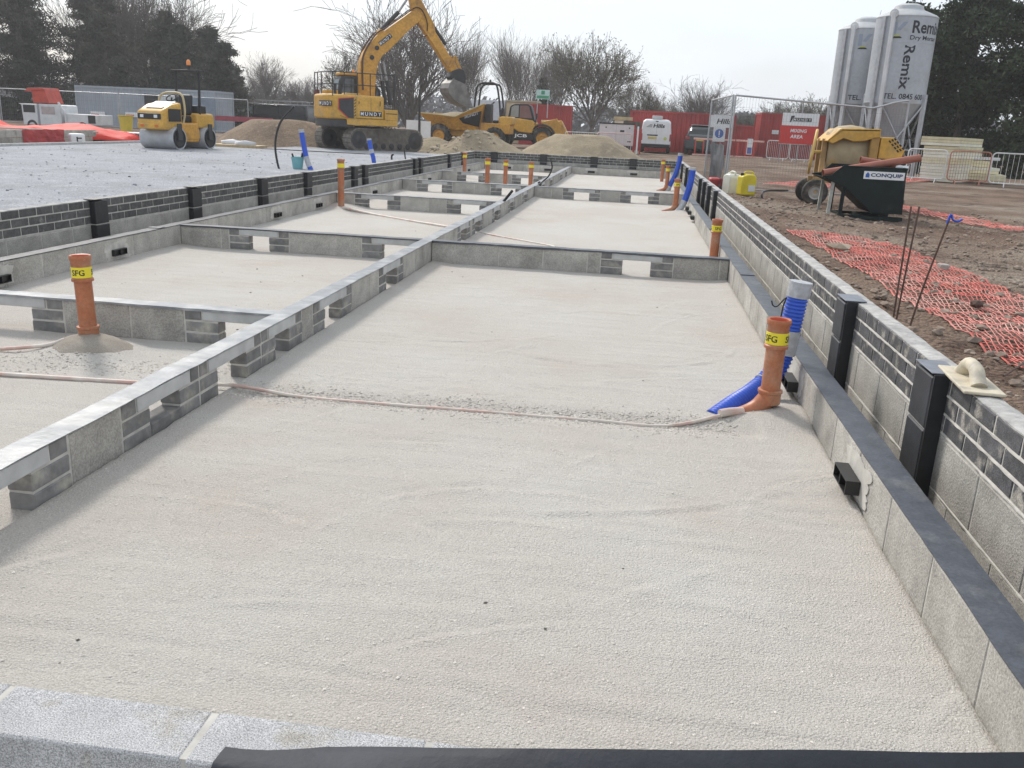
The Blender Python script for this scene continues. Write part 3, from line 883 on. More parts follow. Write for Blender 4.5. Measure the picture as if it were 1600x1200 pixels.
def hose(name, label, cat, pts, r, m, n=8, k=8):
    mb = MB(); mb.tube(spline(pts, k), r, n)
    return tag(mb.build(name, m, None, smooth=60), label, cat)
hose('black_hose', 'tall black hose arching up out of the gravel yard by the bucket', 'hose', [(-8.15, 20, .05), (-8.22, 20, .3), (-8.26, 20, .6), (-8.23, 20, .9), (-8.1, 20, 1.23), (-7.8, 20.05, 1.56)], .026, M_blackpl)
hose('black_cable', 'black cable bending up from the middle wall by the orange pipe', 'cable', [(-1.97, 18.4, .225), (-1.9, 18.5, .30), (-1.79, 18.5, .41), (-1.73, 18.5, .58), (-1.77, 18.5, .76)], .016, M_blackpl)
hose('black_cable', 'short black cable end leaning over the third left cross wall', 'cable', [(-2.07, 14.1, .2), (-2.0, 14.0, .28), (-1.9, 13.9, .40)], .022, M_blackpl)
hose('black_cable', 'short black cable stub poking from the gravel before the rubble heap', 'cable', [(-7.12, 27.5, .08), (-7.16, 27.5, .3), (-7.19, 27.5, .54)], .022, M_blackpl)
hose('black_cable', 'low black cable stub with a hooked end on the gravel', 'cable', [(-7.58, 27.5, .05), (-7.58, 27.5, .28), (-7.52, 27.5, .33)], .03, M_blackpl)
hose('black_cable', 'black cable hanging over the middle wall into the far right bay', 'cable', [(-2.05, 18.9, .235), (-2.0, 18.9, .24), (-1.98, 18.88, .12), (-1.94, 18.85, .02), (-1.7, 18.8, .03), (-1.5, 18.75, .02)], .022, M_blackpl)
hose('wire_hook', 'thin black wire hook tied to the near blue duct', 'wire', [(.825, 4.80, .45), (.83, 4.80, .53), (.84, 4.80, .58), (.80, 4.80, .53), (.775, 4.79, .535), (.765, 4.79, .56)], .004, M_blackpl, 6)
def sandpipe(label, pts, r):
    P = [(x, y, sand_z(x, y) + r * .25 + dz * .5) for x, y, dz in pts]
    mb = MB(); mb.tube(spline(P, 5), r, 10)
    return tag(mb.build('water_pipe', M_pink, None, smooth=60), label, 'pipe', 'pink pipes on the sand')
sandpipe('thin pink pipe lying across the near right bay to the orange pipe', [(-2.3, 4.17, .005), (-2.0, 4.195, .01), (-1.65, 4.22, .006), (-1.2, 4.215, .004), (-.86, 4.22, .006), (-.4, 4.235, .004), (-.1, 4.245, .006), (.25, 4.27, .004), (.56, 4.43, .02)], .0095)
sandpipe('thin pink pipe crossing the near left bay to the middle wall', [(-3.9, 4.03, .01), (-3.25, 4.08, .012), (-2.8, 4.12, .01), (-2.3, 4.165, .01)], .012)
sandpipe('short pink pipe leading into the sand mound of the left orange pipe', [(-4.2, 4.5, .006), (-3.7, 4.5, .01), (-3.32, 4.545, .02), (-3.22, 4.6, .02)], .011)
sandpipe('white pipe lying across the second left bay', [(-4.5, 13.5, 0), (-3.77, 12.9, .004), (-3.1, 12.4, .0), (-2.6, 12.02, .01), (-2.06, 11.55, .004)], .02)
sandpipe('thin pale pipe along the middle wall in the second right bay', [(-1.98, 11.5, 0), (-1.73, 11.32, .004), (-1.06, 10.78, 0), (-.9, 10.6, 0)], .014)
mb = MB()
mb.tube(spline([(.52, 4.41, .025), (.57, 4.435, .03), (.64, 4.47, .03)], 4), .022, 10)
tag(mb.build('pipe_coupling', M_pink, None, smooth=60), 'small pink coupling joining the thin pipe to the orange bend', 'coupling')

# things lying on or beside the right wall
t = thing('plastering_float', 'beige plastering float with loop handle left on the right wall', 'float', (1.325, 3.46, .531), R(-4))
mb = MB(); mb.box(-.07, .075, -.19, .20, 0, .012); mb.build('blade', M_beige, t, bevel=.004)
prof = []
mb = MB(); P = spline([(0, -.11, .008), (0, -.085, .03), (0, -.055, .058), (0, .0, .066), (0, .055, .058), (0, .085, .03), (0, .11, .008)], 4)
mb.tube(P, [.024 + .008 * abs(i - 12) / 12 for i in range(len(P))], 12)
mb.build('handle', M_beige, t, smooth=60)

def rebar(label, pts, r=.0065, top=None):
    mb = MB(); mb.tube(spline(pts, 6), r, 6)
    t = thing('steel_rod', label, 'rod', pts[0], 0, 'steel rods stuck in the dirt')
    mb.v = [(v[0] - pts[0][0], v[1] - pts[0][1], v[2] - pts[0][2]) for v in mb.v]
    mb.build('bar', M_rust, t, smooth=60)
    if top:
        mb = MB(); mb.tube([Vector(p) - Vector(pts[0]) for p in spline(top, 5)], .007, 6)
        mb.build('blue_tie', M_blue, t, smooth=60)
rebar('left one of the two upright steel rods by the right wall', [(1.78, 6.1, .05), (1.78, 6.12, .5), (1.785, 6.15, 1.0)])
rebar('right one of the two upright steel rods by the right wall', [(1.81, 6.15, .05), (1.825, 6.17, .5), (1.85, 6.2, 1.0)])
rebar('leaning steel rod with a blue tie at its top', [(1.79, 5.85, .05), (1.84, 5.85, .45), (1.935, 5.85, .96)], .0065, [(1.925, 5.85, .93), (1.94, 5.85, .985), (1.955, 5.85, .955), (1.985, 5.85, .945), (2.01, 5.85, .96)])
rebar('short steel rod lying on the orange netting', [(1.98, 4.75, ground_z(1.98, 4.75) + .03), (2.3, 5.2, ground_z(2.3, 5.2) + .035), (2.5, 5.55, ground_z(2.5, 5.55) + .04)], .006)

def netting(label, o, ud, vd, nu, nv, cu, cv, zf, seed, lift=.02, w=.006, clip=None):
    """plastic barrier mesh lying in folds: warped strands"""
    mb = MB(); O, U, V = Vector(o), Vector(ud).normalized(), Vector(vd).normalized()
    pt = []
    for j in range(nv + 1):
        row = []
        for i in range(nu + 1):
            a, b = i * cu, j * cv
            sh = .16 * fbm(a * .5, b * .9, seed) + .05 * fbm(a * 2.2, b * 2, seed + 4)
            st = .10 * fbm(a * .7, b * .6, seed + 8) + .03 * fbm(a * 3, b * 3, seed + 2)
            p = O + U * (a + sh) + V * (b + st)
            zz = zf(p.x, p.y) + lift * (.5 + 1.6 * abs(fbm(a * 1.3, b * 1.3, seed + 1))) + .02 * fbm(a * 5, b * 5, seed) + rnd.uniform(0, .006)
            row.append(Vector((p.x, p.y, zz)))
        pt.append(row)
    def seg(p, q, w):
        d = (q - p); d.z = 0
        if d.length < 1e-6: return
        s_ = Vector((-d.y, d.x, 0)).normalized() * w
        up = Vector((0, 0, .003))
        mb.add([p - s_, p + s_, q + s_, q - s_, p + up, q + up], [(0, 4, 5, 3), (4, 1, 2, 5), (0, 1, 4), (3, 5, 2)])
    for j in range(nv + 1):
        for i in range(nu + 1):
            if clip and not clip(i / nu, j / nv): continue
            if i < nu: seg(pt[j][i], pt[j][i + 1], w * (2.0 if j in (0, nv) else 1))
            if j < nv:
                seg(pt[j][i], pt[j + 1][i], w)
    return tag(mb.build('barrier_netting', M_net, None), label, 'netting', 'orange netting on the ground')
netting('long sheet of orange netting spread over the dirt along the right wall', (1.98, 11.9, 0), (.03, -1, 0), (1, .02, 0), 160, 34, .050, .036, ground_z, 3, .012, .0042)
netting('small heap of orange netting right of the green skip', (4.75, 19.0, 0), (.22, -1, 0), (1, .1, 0), 60, 12, .075, .055, ground_z, 12, .06, .007)
netting('orange netting trailing across the track towards the mixing sign', (3.3, 24.5, 0), (.50, .85, 0), (.85, -.5, 0), 150, 22, .085, .07, ground_z, 22, .10, .006)

def loose(name, label, cat, mb, m, **k):
    return tag(mb.build(name, m, None, **k), label, cat)
mb = MB(); mb.obox((3.05, 9.15, ground_z(3.05, 9.15) + .03), (.10, .07, .06), .1, .05, .3)
loose('stone', 'pale lump of broken block lying on the dirt beyond the netting', 'stone', mb, M_block, bevel=.008)
mb = MB(); mb.ico((2.62, 7.0, ground_z(2.62, 7.0) + .04), .06, (1, .9, .6))
loose('clod', 'dark clod of earth on the orange netting', 'stone', mb, mat('dark_clod', (.10, .065, .05), .95, var=.3, bump=.01, bscale=30))
mb = MB(); mb.ico((2.2, 9.9, ground_z(2.2, 9.9) + .03), .11, (1.3, .9, .5))
loose('stone', 'pale flat stone poking through the orange netting', 'stone', mb, M_rock)

# ------------------------------------------------------------------ heaps
def heap(name, label, c, rx, ry, h, m, seed, flat=.25, res=48, rz=0.):
    mb = MB(); n = res; vs = []
    for j in range(n + 1):
        for i in range(n + 1):
            u, v = (i / n * 2 - 1) * 1.15, (j / n * 2 - 1) * 1.15
            d = math.hypot(u, v) * (1 + .16 * fbm(u * 1.3, v * 1.3, seed))
            k = max(0., min(1., (1 - d) / (1 - flat)))
            z = h * (k ** .9) * (1 + .12 * fbm(u * 2.5, v * 2.5, seed + 2)) + .05 * h * fbm(u * 9, v * 9, seed + 5) * min(1, k * 5) - .03
            x, y = rot2(u * rx, v * ry, rz)
            vs.append((x, y, z))
    fs = [(j * (n + 1) + i, j * (n + 1) + i + 1, (j + 1) * (n + 1) + i + 1, (j + 1) * (n + 1) + i) for j in range(n) for i in range(n)]
    mb.add(vs, fs)
    o = mb.build(name, m, None, loc=(c[0], c[1], G))
    o.data.shade_smooth()
    tag(o, label, 'heap')
    return o, vs
heap('spoil_heap', 'broad brown spoil heap in front of the black van', (-14.9, 36.8), 3.1, 2.4, 1.02, M_spoil, 1, .4)
ho, hv = heap('rubble_heap', 'stony tan rubble heap below the dumper skip', (-6.5, 37.0), 2.1, 2.0, 1.0, M_tan, 6, .12)
mb = MB()
for i in range(330):
    v = hv[rnd.randrange(len(hv))]
    if v[2] < .02 or v[0] > .9: continue
    r = .035 + .11 * rnd.random() ** 2.5
    mb.ico((v[0] + rnd.uniform(-.05, .05), v[1], v[2] + r * .2), r, (1, .8, .7), rnd.random() * 6, .25)
tag(mb.build('loose_rock', M_rock, ho), kind='stuff')
heap('sand_heap', 'smooth flat-topped sand heap behind the far end wall', (-2.75, 43.5), 2.9, 2.6, .95, M_tan, 11, .42)
heap('soil_heap', 'low pale soil ridge beside the excavator track', (-9.0, 39.5), 1.6, 1.3, .6, M_tan, 15, .1, 30)

# ------------------------------------------------------------------ wheels
def wheel(parent, c, r, w, m_rim, axis='y', lugs=0, n=28, rim=.55):
    """tyre with rim as sub-part; axis is the axle direction in the parent's frame"""
    prof = [(r * rim, -w / 2), (r * .86, -w / 2), (r * .97, -w * .40), (r, -w * .25), (r, w * .25), (r * .97, w * .40), (r * .86, w / 2), (r * rim, w / 2)]
    mb = MB(); mb.lathe(prof, n, c, axis)
    for k in range(lugs):
        a = 2 * math.pi * k / lugs
        for s in (-1, 1):
            aa = a + (s * .5) * math.pi / lugs
            x, z = (r * 1.005) * math.cos(aa), (r * 1.005) * math.sin(aa)
            if axis == 'y': mb.obox((c[0] + x, c[1] + s * w * .25, c[2] + z), (r * .07, w * .5, r * .16), 0, -aa, s * .0)
            else: mb.obox((c[0] + s * w * .25, c[1] + x, c[2] + z), (w * .5, r * .07, r * .16), aa, 0, 0)
    t = mb.build('wheel', M_tyre, parent, smooth=45)
    mb = MB(); rr = r * rim
    mb.lathe([(.001, -w * .28), (rr * .35, -w * .28), (rr * .4, -w * .36), (rr * .8, -w * .30), (rr, -w * .46), (rr * 1.01, w * .46), (rr * .8, w * .30), (rr * .4, w * .36), (rr * .35, w * .28), (.001, w * .28)], n, c, axis)
    mb.build('rim', m_rim, t, smooth=35)
    return t

# ------------------------------------------------------------------ excavator
E_ = thing('excavator', 'yellow tracked excavator with raised boom beside the gravel yard', 'excavator', (-10.11, 35.7, G), R(33))
TRK = (-.519, .504, R(19))
def txy(o):
    o.location = (TRK[0], TRK[1], 0); o.rotation_euler = (0, 0, TRK[2]); return o
def track(y, s0):
    P = []; L0, L1, rr = s0, s0 + 3.5, .40
    for k in range(9):
        a = math.pi / 2 + math.pi * k / 8
        P.append((L0 + rr + rr * math.cos(a), .43 + rr * math.sin(a)))
    for k in range(9):
        a = -math.pi / 2 + math.pi * k / 8
        P.append((L1 - rr + rr * math.cos(a), .43 + rr * math.sin(a)))
    mb = MB(); mb.prism(P, y - .24, y + .24)
    o = txy(mb.build('track', M_mud, E_))
    # grouser pads round the loop
    loop = []; per = 0
    Q = [Vector((p[0], 0, p[1])) for p in P] + [Vector((P[0][0], 0, P[0][1]))]
    D = [0]
    for i in range(1, len(Q)): D.append(D[-1] + (Q[i] - Q[i - 1]).length)
    pad = MB(); pad.box(-.07, .07, -.255, .255, 0, .022); pad.box(-.058, -.042, -.255, .255, .022, .05); pad.box(.03, .046, -.255, .255, .022, .045)
    pm = pad.mesh('track_pad', mat('track_pad_steel', (.24, .22, .195), .7, metal=.2, var=.35, scale=7))
    n = 48
    for k in range(n):
        s = D[-1] * k / n
        for i in range(1, len(D)):
            if D[i] >= s: break
        f = (s - D[i - 1]) / (D[i] - D[i - 1]); p = Q[i - 1].lerp(Q[i], f); d = (Q[i] - Q[i - 1]).normalized()
        inst('pad', pm, o, (p.x, y, p.z), (0, math.atan2(d.z, -d.x) + math.pi * 0, 0))
    mb = MB(); mb.lathe([(.001, -.27), (.10, -.27), (.12, -.25), (.12, .25), (.10, .27), (.001, .27)], 14, (0, 0, 0), 'y'); rm = mb.mesh('track_roller', M_dark, 40)
    for k in range(6): inst('track_roller', rm, o, (L0 + .75 + k * .4, y, .2))
    for xx in (L0 + .40, L1 - .40):
        mb = MB(); mb.lathe([(.001, -.262), (.08, -.262), (.10, -.25), (.24, -.25), (.33, -.245), (.33, .245), (.001, .245)], 20, (xx, y, .43), 'y')
        mb.build('sprocket', M_dark, o, smooth=40)
track(-1.0, -1.75); track(1.0, -1.75)
mb = MB(); mb.box(-.9, .9, -.8, .8, .35, .75); mb.cyl((0, 0, .7), (0, 0, .92), .6, 24)
txy(mb.build('undercarriage', M_mud, E_))
# upper body: rounded counterweight, engine deck, front step
def rr_poly(rear, y, bul): return [(rear, y)]
foot = [(.15, -1.22), (.15, 1.22)] + [(-2.15, 1.22), (-2.45, 1.1), (-2.66, .8), (-2.74, .3), (-2.74, -.3), (-2.66, -.8), (-2.45, -1.1), (-2.15, -1.22)]
mb = MB(); mb.prism([p for p in foot if p[0] < 0] and [(-.42, -1.22), (-.42, 1.22)] + foot[2:], 1.16, 2.06, 'z')
mb.build('engine_cover', M_yel, E_, bevel=.09, seg=3)
mb = MB(); mb.prism([(.12, -1.2), (.12, 1.2), (-1.9, 1.2), (-1.9, -1.2)], .96, 1.20, 'z'); mb.box(-.40, .13, -1.21, -.45, 1.18, 1.58)
mb.build('deck', M_yel, E_, bevel=.03)
mb = MB(); mb.prism([(-1.62, -1.19), (-1.62, 1.19)] + [(a * .985, b * .985) for a, b in foot[2:]], .88, 1.158, 'z')
mb.build('counterweight_base', M_dark, E_, bevel=.03)
mb = MB(); mb.prism([(-2.2, 1.90), (-1.62, 1.96), (-1.62, 1.22), (-1.85, 1.22), (-2.2, 1.52)], -1.232, -1.215, 'y'); mb.build('vent_panel', M_dark, E_)
mb = MB()
for (a, b) in (((-2.2, 1.90), (-1.62, 1.96)), ((-2.2, 1.90), (-2.2, 1.52)), ((-2.2, 1.52), (-1.85, 1.22))):
    mb.tube([(a[0], -1.232, a[1]), (b[0], -1.232, b[1])], .018, 6)
mb.build('red_trim', M_red, E_)
for k in range(6):
    mb = MB(); z = 1.27 + k * .11
    mb.add([(-1.60, -1.2245, z), (-1.54, -1.2245, z + .05), (-1.54, -1.2245, z + .10), (-1.60, -1.2245, z + .05)], [(0, 1, 2, 3)]); mb.build('hazard_stripe', M_ink, E_)
def mundy(parent, o, xd, ud, w, h, nrm):
    O, X, U, N = Vector(o), Vector(xd), Vector(ud), Vector(nrm)
    lw = w / 5
    for i, ch in enumerate('MUNDY'):
        mb = MB(); a = O + X * (i * lw) + N * .002; b = a + X * (lw * .97)
        q = [a, b, b + U * h, a + U * h]
        mb.add(q + [p - N * .004 for p in q], [(0, 1, 2, 3), (4, 7, 6, 5), (0, 4, 5, 1), (1, 5, 6, 2), (2, 6, 7, 3), (3, 7, 4, 0)])
        pl = mb.build('letter_plate', M_ink, parent)
        lettering(pl, ch, a + X * lw * .17 + U * h * .14 + N * .003, xd, ud, lw * .64, h * .72, M_white, .015)
mundy(E_, (-1.38, -1.2215, 1.30), (1, 0, 0), (0, 0, 1), .86, .19, (0, -1, 0))
c0, c1 = Vector((-2.68, -.79, 1.62)), Vector((-2.47, -1.10, 1.62))
dn = (c1 - c0).normalized(); nn = Vector((dn.y, -dn.x, 0))
mundy(E_, c0 + dn * -.16 + nn * .045, dn, (0, 0, 1), .62, .19, nn)
mb = MB()
for (a, b) in (((-1.50, 1.22), (-1.50, 2.0)), ((-1.50, 1.22), (-.46, 1.22)), ((-.95, 1.22), (-.95, 1.98)), ((-2.15, 1.30), (-1.9, 1.22))):
    mb.tube([(a[0], -1.2205, a[1]), (b[0], -1.2205, b[1])], .006, 4)
mb.build('panel_gap', M_dark, E_)
mb = MB(); mb.tube([(-.60, -1.225, 1.7), (-.60, -1.26, 1.72), (-.60, -1.26, 1.85), (-.60, -1.225, 1.87)], .012, 6); mb.tube([(-1.42, -1.225, 1.75), (-1.42, -1.25, 1.76), (-1.42, -1.25, 1.82), (-1.42, -1.225, 1.83)], .012, 6); mb.build('door_handle', M_ink, E_)
mb = MB(); mb.cyl((-2.2, -.7, 2.0), (-2.2, -.7, 2.42), .06, 12); mb.build('exhaust', M_dark, E_)
mb = MB(); mb.box(-.36, .10, -1.218, -1.2105, 1.42, 1.45); mb.build('step_edge', M_dark, E_)
# deck boxes, lamp, cab, handrail
mb = MB(); mb.box(-2.45, -1.95, -.2, .5, 2.04, 2.22); mb.box(-1.9, -1.3, -1.1, -.5, 2.04, 2.12); mb.build('deck_box', M_yel, E_, bevel=.03)
mb = MB(); mb.cyl((-2.55, .75, 2.0), (-2.55, .75, 2.22), .09, 14); mb.build('rear_lamp', mat('lamp_red', (.16, .03, .025), .4), E_)
cabm = MB(); cabm.prism([(-1.75, 1.15), (-1.85, 2.2), (-1.7, 2.78), (-.5, 2.82), (-.12, 2.3), (-.05, 1.15)], .25, 1.18)
cab = cabm.build('cab', M_dark, E_, bevel=.06, seg=3)
for (poly, ya, yb) in (([(-1.62, 1.75), (-1.70, 2.2), (-1.58, 2.68), (-.58, 2.70), (-.25, 2.28), (-.22, 1.75)], .236, .248),):
    mb = MB(); mb.prism(poly, ya, yb); mb.build('side_window', M_glass, cab)
mb = MB(); mb.add([(-1.84, .35, 2.1), (-1.84, 1.08, 2.1), (-1.745, 1.08, 2.66), (-1.745, .35, 2.66)], [(0, 1, 2, 3)])
mb.v = [(v[0] - .02, v[1], v[2]) for v in mb.v]; mb.build('rear_window', mat('pale_glass', (.25, .32, .36), .1, var=0), cab)
mb = MB(); mb.box(-1.72, -.5, .3, 1.12, 2.80, 2.92); mb.build('cab_roof', M_yel, cab, bevel=.04)
mb = MB(); mb.lathe([(.05, 0), (.05, .05), (.045, .11), (.02, .14), (.001, .145)], 12, (-1.1, .7, 2.92)); mb.build('beacon', mat('amber', (.8, .3, .05), .3), cab, smooth=50)
mb = MB()
def rail(pts, r=.02): mb.tube(pts, r, 6)
for yy in (-1.12,):
    rail([(-2.4, yy, 2.85), (.0, yy, 2.85)]); rail([(-2.4, yy, 2.42), (-.05, yy, 2.42)])
    for x in (-2.4, -1.95, -1.45, -.95, -.45, 0.): rail([(x, yy, 2.0 if x < -.4 else 1.6), (x, yy, 2.85)])
rail([(-2.4, -1.12, 2.85), (-2.62, -.3, 2.85), (-2.62, .8, 2.85)]); rail([(-2.4, -1.12, 2.42), (-2.62, -.3, 2.42), (-2.62, .8, 2.42)])
for (x, y) in ((-2.62, -.3), (-2.62, .3), (-2.62, .8)): rail([(x, y, 2.0), (x, y, 2.85)])
mb.build('handrail', M_dark, E_)
mb = MB(); mb.tube([(-.02, -.95, 1.5), (.02, -.98, 2.3)], .018, 6); mb.obox((.02, -1.0, 2.42), (.05, .2, .38)); mb.build('mirror', M_dark, E_)
# boom, stick, bucket (side outlines with real width)
boom = [(-1.1, 1.6), (-1.1, 3.0), (-1.08, 3.42), (-.93, 3.78), (-.68, 4.12), (-.46, 4.39), (-.07, 4.63), (.96, 5.41), (1.2, 5.5), (1.42, 5.42), (1.42, 5.2), (1.23, 5.0), (.97, 4.8), (.06, 3.91), (-.2, 3.70), (-.36, 3.4), (-.44, 3.0), (-.52, 1.6)]
mb = MB(); mb.prism([(a, b - G) for a, b in boom], -.21, .21); bo = mb.build('boom', M_yelo, E_, bevel=.03)
for (a, z) in ((-.62, 3.62), (-.42, 3.98)):
    mb = MB(); mb.cyl((a, -.25, z - G), (a, .25, z - G), .085, 14); mb.build('pivot_pin', M_dark, bo)
O2 = Vector((-.26, -.212, 3.93)); xd = Vector((.78, 0, .62)).normalized(); ud = Vector((-.62, 0, .78)).normalized()
mundy(bo, O2, xd, ud, .60, .17, (0, -1, 0))
stick = [(.95, 5.84), (1.0, 6.25), (1.16, 6.32), (1.30, 6.0), (1.55, 5.62), (1.95, 5.02), (1.99, 4.76), (2.84, 3.62), (3.0, 3.38), (2.74, 3.24), (2.58, 3.39), (1.7, 4.53), (1.32, 4.98), (1.05, 5.4)]
mb = MB(); mb.prism([(a, b - G) for a, b in stick], -.17, .17); st = mb.build('stick', M_yelo, E_, bevel=.025)
def ram(parent, a, m_, b, y, r1=.075, r2=.042):
    mb = MB(); mb.cyl((a[0], y, a[1] - G), (m_[0], y, m_[1] - G), r1, 12); o = mb.build('ram', M_dark, parent, smooth=40)
    mb = MB(); mb.cyl((m_[0], y, m_[1] - G), (b[0], y, b[1] - G), r2, 12); mb.build('piston_rod', M_steel, o, smooth=40)
ram(E_, (-.23, 4.62), (.5, 5.36), (1.02, 6.1), 0, .085, .045)
mb = MB(); mb.prism([(-.45, 4.25), (-.2, 4.35), (-.12, 4.66), (-.3, 4.68)], -.16, .16); mb.v = [(v[0], v[1], v[2] - G) for v in mb.v]; mb.build('ram_bracket', M_yelo, bo, bevel=.02)
ram(E_, (1.95, 4.98), (2.49, 4.33), (2.87, 3.85), 0, .065, .035)
ram(E_, (.1, 1.9), (-.05, 2.8), (-.2, 3.5), -.32, .08, .045); ram(E_, (.1, 1.9), (-.05, 2.8), (-.2, 3.5), .32, .08, .045)
mb = MB()
for (a, b) in (((2.84, 3.86), (3.12, 3.3)), ((2.84, 3.86), (2.62, 3.5))):
    for y in (-.2, .2): mb.obox(((a[0] + b[0]) / 2, y, (a[1] + b[1]) / 2 - G), (math.dist(a, b) + .1, .05, .13), 0, -math.atan2(b[1] - a[1], b[0] - a[0]), 0)
mb.build('bucket_link', M_yelo, E_, bevel=.02)
M_hose = mat('hose_brown', (.10, .055, .04), .6)
def hyd(mb):
    mb.v = [(v[0], v[1], v[2] - G) for v in mb.v]; mb.build('hydraulic_hose', M_hose, bo, smooth=50)
for y in (-.235, .235):
    for k in range(2):
        off = .03 * k
        mb = MB(); mb.tube(spline([(-1.0 + off, y, 2.4), (-1.02 + off, y, 3.2), (-.95 + off, y, 3.75), (-.5 + off, y, 4.45), (-.1, y, 4.72), (.6, y, 5.2), (1.1, y, 5.55), (1.38, y, 5.5), (1.6, y, 5.1), (1.62, y, 4.75)], 5), .022, 6); hyd(mb)
    mb = MB(); mb.tube(spline([(1.2, y, 5.0), (1.24, y, 4.7), (1.4, y, 4.52), (1.62, y, 4.6)], 5), .02, 6); hyd(mb)
hit = [(2.70, 3.33), (3.02, 3.46), (3.24, 3.38), (3.31, 3.1), (3.24, 2.82), (2.70, 2.98), (2.62, 3.1)]
mb = MB(); mb.prism([(a, b - G) for a, b in hit], -.27, .27); mb.build('quick_hitch', M_dark, E_, bevel=.03)
out = [(2.69, 3.02), (2.52, 2.86), (2.45, 2.66), (2.5, 2.48), (2.66, 2.28), (2.95, 2.1), (3.27, 1.97), (3.56, 1.98)]
mb = MB()
side = out + [(3.27, 2.62), (3.24, 2.84)]
for y in (-.5, .47): mb.prism([(a, b - G) for a, b in side], y, y + .03)
inn = [(a + (.05 if a < 2.9 else .0), b + .045) for a, b in out]
mb.prism([(a, b - G) for a, b in out + inn[::-1]], -.47, .47)
bk = mb.build('bucket', mat('bucket_steel', (.20, .19, .175), .5, metal=.4, var=.35, scale=3), E_)
for k in range(5):
    mb = MB(); mb.obox((3.62, -.42 + k * .21, 1.97 - G), (.2, .08, .05), 0, .05, 0); mb.build('tooth', M_steel, bk)

# ------------------------------------------------------------------ dumper, facing left
D_ = thing('site_dumper', 'yellow site dumper being loaded under the excavator bucket', 'dumper', (-9.5, 47, G), 0)
sk = [(-1.83, 1.62), (-1.76, 1.46), (-1.07, 1.0), (.07, .86), (1.31, .9), (1.57, 1.84), (1.56, 2.17), (.11, 1.50)]
nr = MB()
near, far = -1.0, 1.0
rim = [(-1.83, 1.62), (.11, 1.50), (1.56, 2.17)]
base = [(-1.25, 1.0), (.05, .86), (1.31, .9)]
# tapered tub: outer shell and inner floor
def tub(inset):
    top = [(-1.83, near + inset), (.11, near + inset - .02), (1.56, near + inset), (1.56, far - inset), (.11, far - inset + .02), (-1.83, far - inset)]
    zt = [1.62, 1.50, 2.17, 2.17, 1.62, 1.62]
    bot = [(-1.1 + inset, near + .35), (.05, near + .30), (1.31 - inset, near + .3), (1.31 - inset, far - .3), (.05, far - .3), (-1.1 + inset, far - .35)]
    zb = [1.0 + inset, .86 + inset, .9 + inset, .9 + inset, .86 + inset, 1.0 + inset]
    return [(p[0], p[1], z) for p, z in zip(top, zt)], [(p[0], p[1], z) for p, z in zip(bot, zb)]
to, bo_ = tub(0); ti, bi = tub(.05)
nr.loft([bo_, to], cap=False); nr.loft([to, ti], cap=False); nr.loft([ti, bi], cap=False)
nr.f.append(tuple(range(5, -1, -1))); k = len(nr.v); nr.add(bi, [tuple(range(6))])
nr.build('skip', M_yelo, D_)
mb = MB(); mb.tube([to[0], to[1], to[2], to[3], to[4], to[5]], .035, 6, closed=True); mb.build('skip_rim', mat('dusty_yellow', (.48, .36, .16), .7, var=.2), D_)
mb = MB(); mb.add([(.32, -1.025, 1.43), (1.48, -1.02, 1.84), (1.33, -.80, 1.05), (.5, -.84, 1.2)], [(0, 3, 2, 1)]); mb.v = [(v[0], v[1] - .012, v[2]) for v in mb.v]; mb.build('black_panel', M_ink, D_)
lettering(D_, 'MUNDY', (.62, -1.0395, 1.42), (.943, 0, .33), (-.05, .1, .99), .75, .17, mat('grey_letter', (.4, .4, .4), .5, var=0), .02)
mb = MB(); secs = []
for i in range(9):
    x = -1.3 + i * .33
    secs.append([(x, y, 1.35 + .40 * math.sin(math.pi * (i + .5) / 9) * (1 - (y / .95) ** 2) + (.2 if i > 5 else 0)) for y in [(-.85 + j * .17) for j in range(11)]])
nq = len(secs[0]); o0 = 0
for sct in secs: mb.v += sct
mb.f = [(i * nq + j, i * nq + j + 1, (i + 1) * nq + j + 1, (i + 1) * nq + j) for i in range(8) for j in range(nq - 1)]
mb.build('load', M_tan, D_)
for yy in (-.82, .82): wheel(D_, (-.72, yy, .55), .56, .46, M_yelo, lugs=14)
for yy in (-.82, .82): wheel(D_, (2.15, yy, .52), .54, .42, M_yelo, lugs=14)
mb = MB(); mb.box(-1.2, 1.4, -.4, .4, .55, .95); mb.box(1.35, 2.9, -.75, .75, .75, 1.27); mb.build('chassis', M_yelo, D_, bevel=.04)
mb = MB(); mb.box(2.3, 3.0, -.7, .7, 1.2, 1.62); mb.build('engine_cover', M_yel, D_, bevel=.08)
mb = MB(); mb.box(1.95, 2.4, -.3, .3, 1.25, 1.42); mb.obox((2.38, 0, 1.75), (.12, .52, .62), 0, .12, 0); mb.build('seat', M_ink, D_, bevel=.05)
mb = MB(); mb.box(1.53, 1.84, -.45, .45, 1.25, 2.2); mb.build('console', M_dark, D_, bevel=.04)
mb = MB(); mb.tube([(1.83 + .12 * math.cos(a), .2 * math.sin(a), 2.2 + .12 * math.cos(a)) for a in [k * math.pi / 8 for k in range(16)]], .02, 6, closed=True); mb.build('steering_wheel', M_ink, D_)
mb = MB()
for yy in (-.62, .62):
    mb.tube(spline([(1.02, yy, 2.0), (1.06, yy, 2.5), (1.12, yy, 2.95), (1.32, yy, 3.17), (1.7, yy, 3.2), (2.0, yy, 3.19), (2.17, yy, 3.0), (2.32, yy, 2.2), (2.41, yy, 1.3)], 4), .05, 8)
for x in (1.32, 2.0): mb.tube([(x, -.62, 3.18), (x, .62, 3.18)], .05, 8)
mb.build('roll_bar', M_ink, D_, smooth=50)
mb = MB(); mb.lathe([(.06, 3.2), (.06, 3.32), (.03, 3.4), (.001, 3.4)], 10, (1.7, 0, 0)); mb.build('beacon', M_ink, D_)

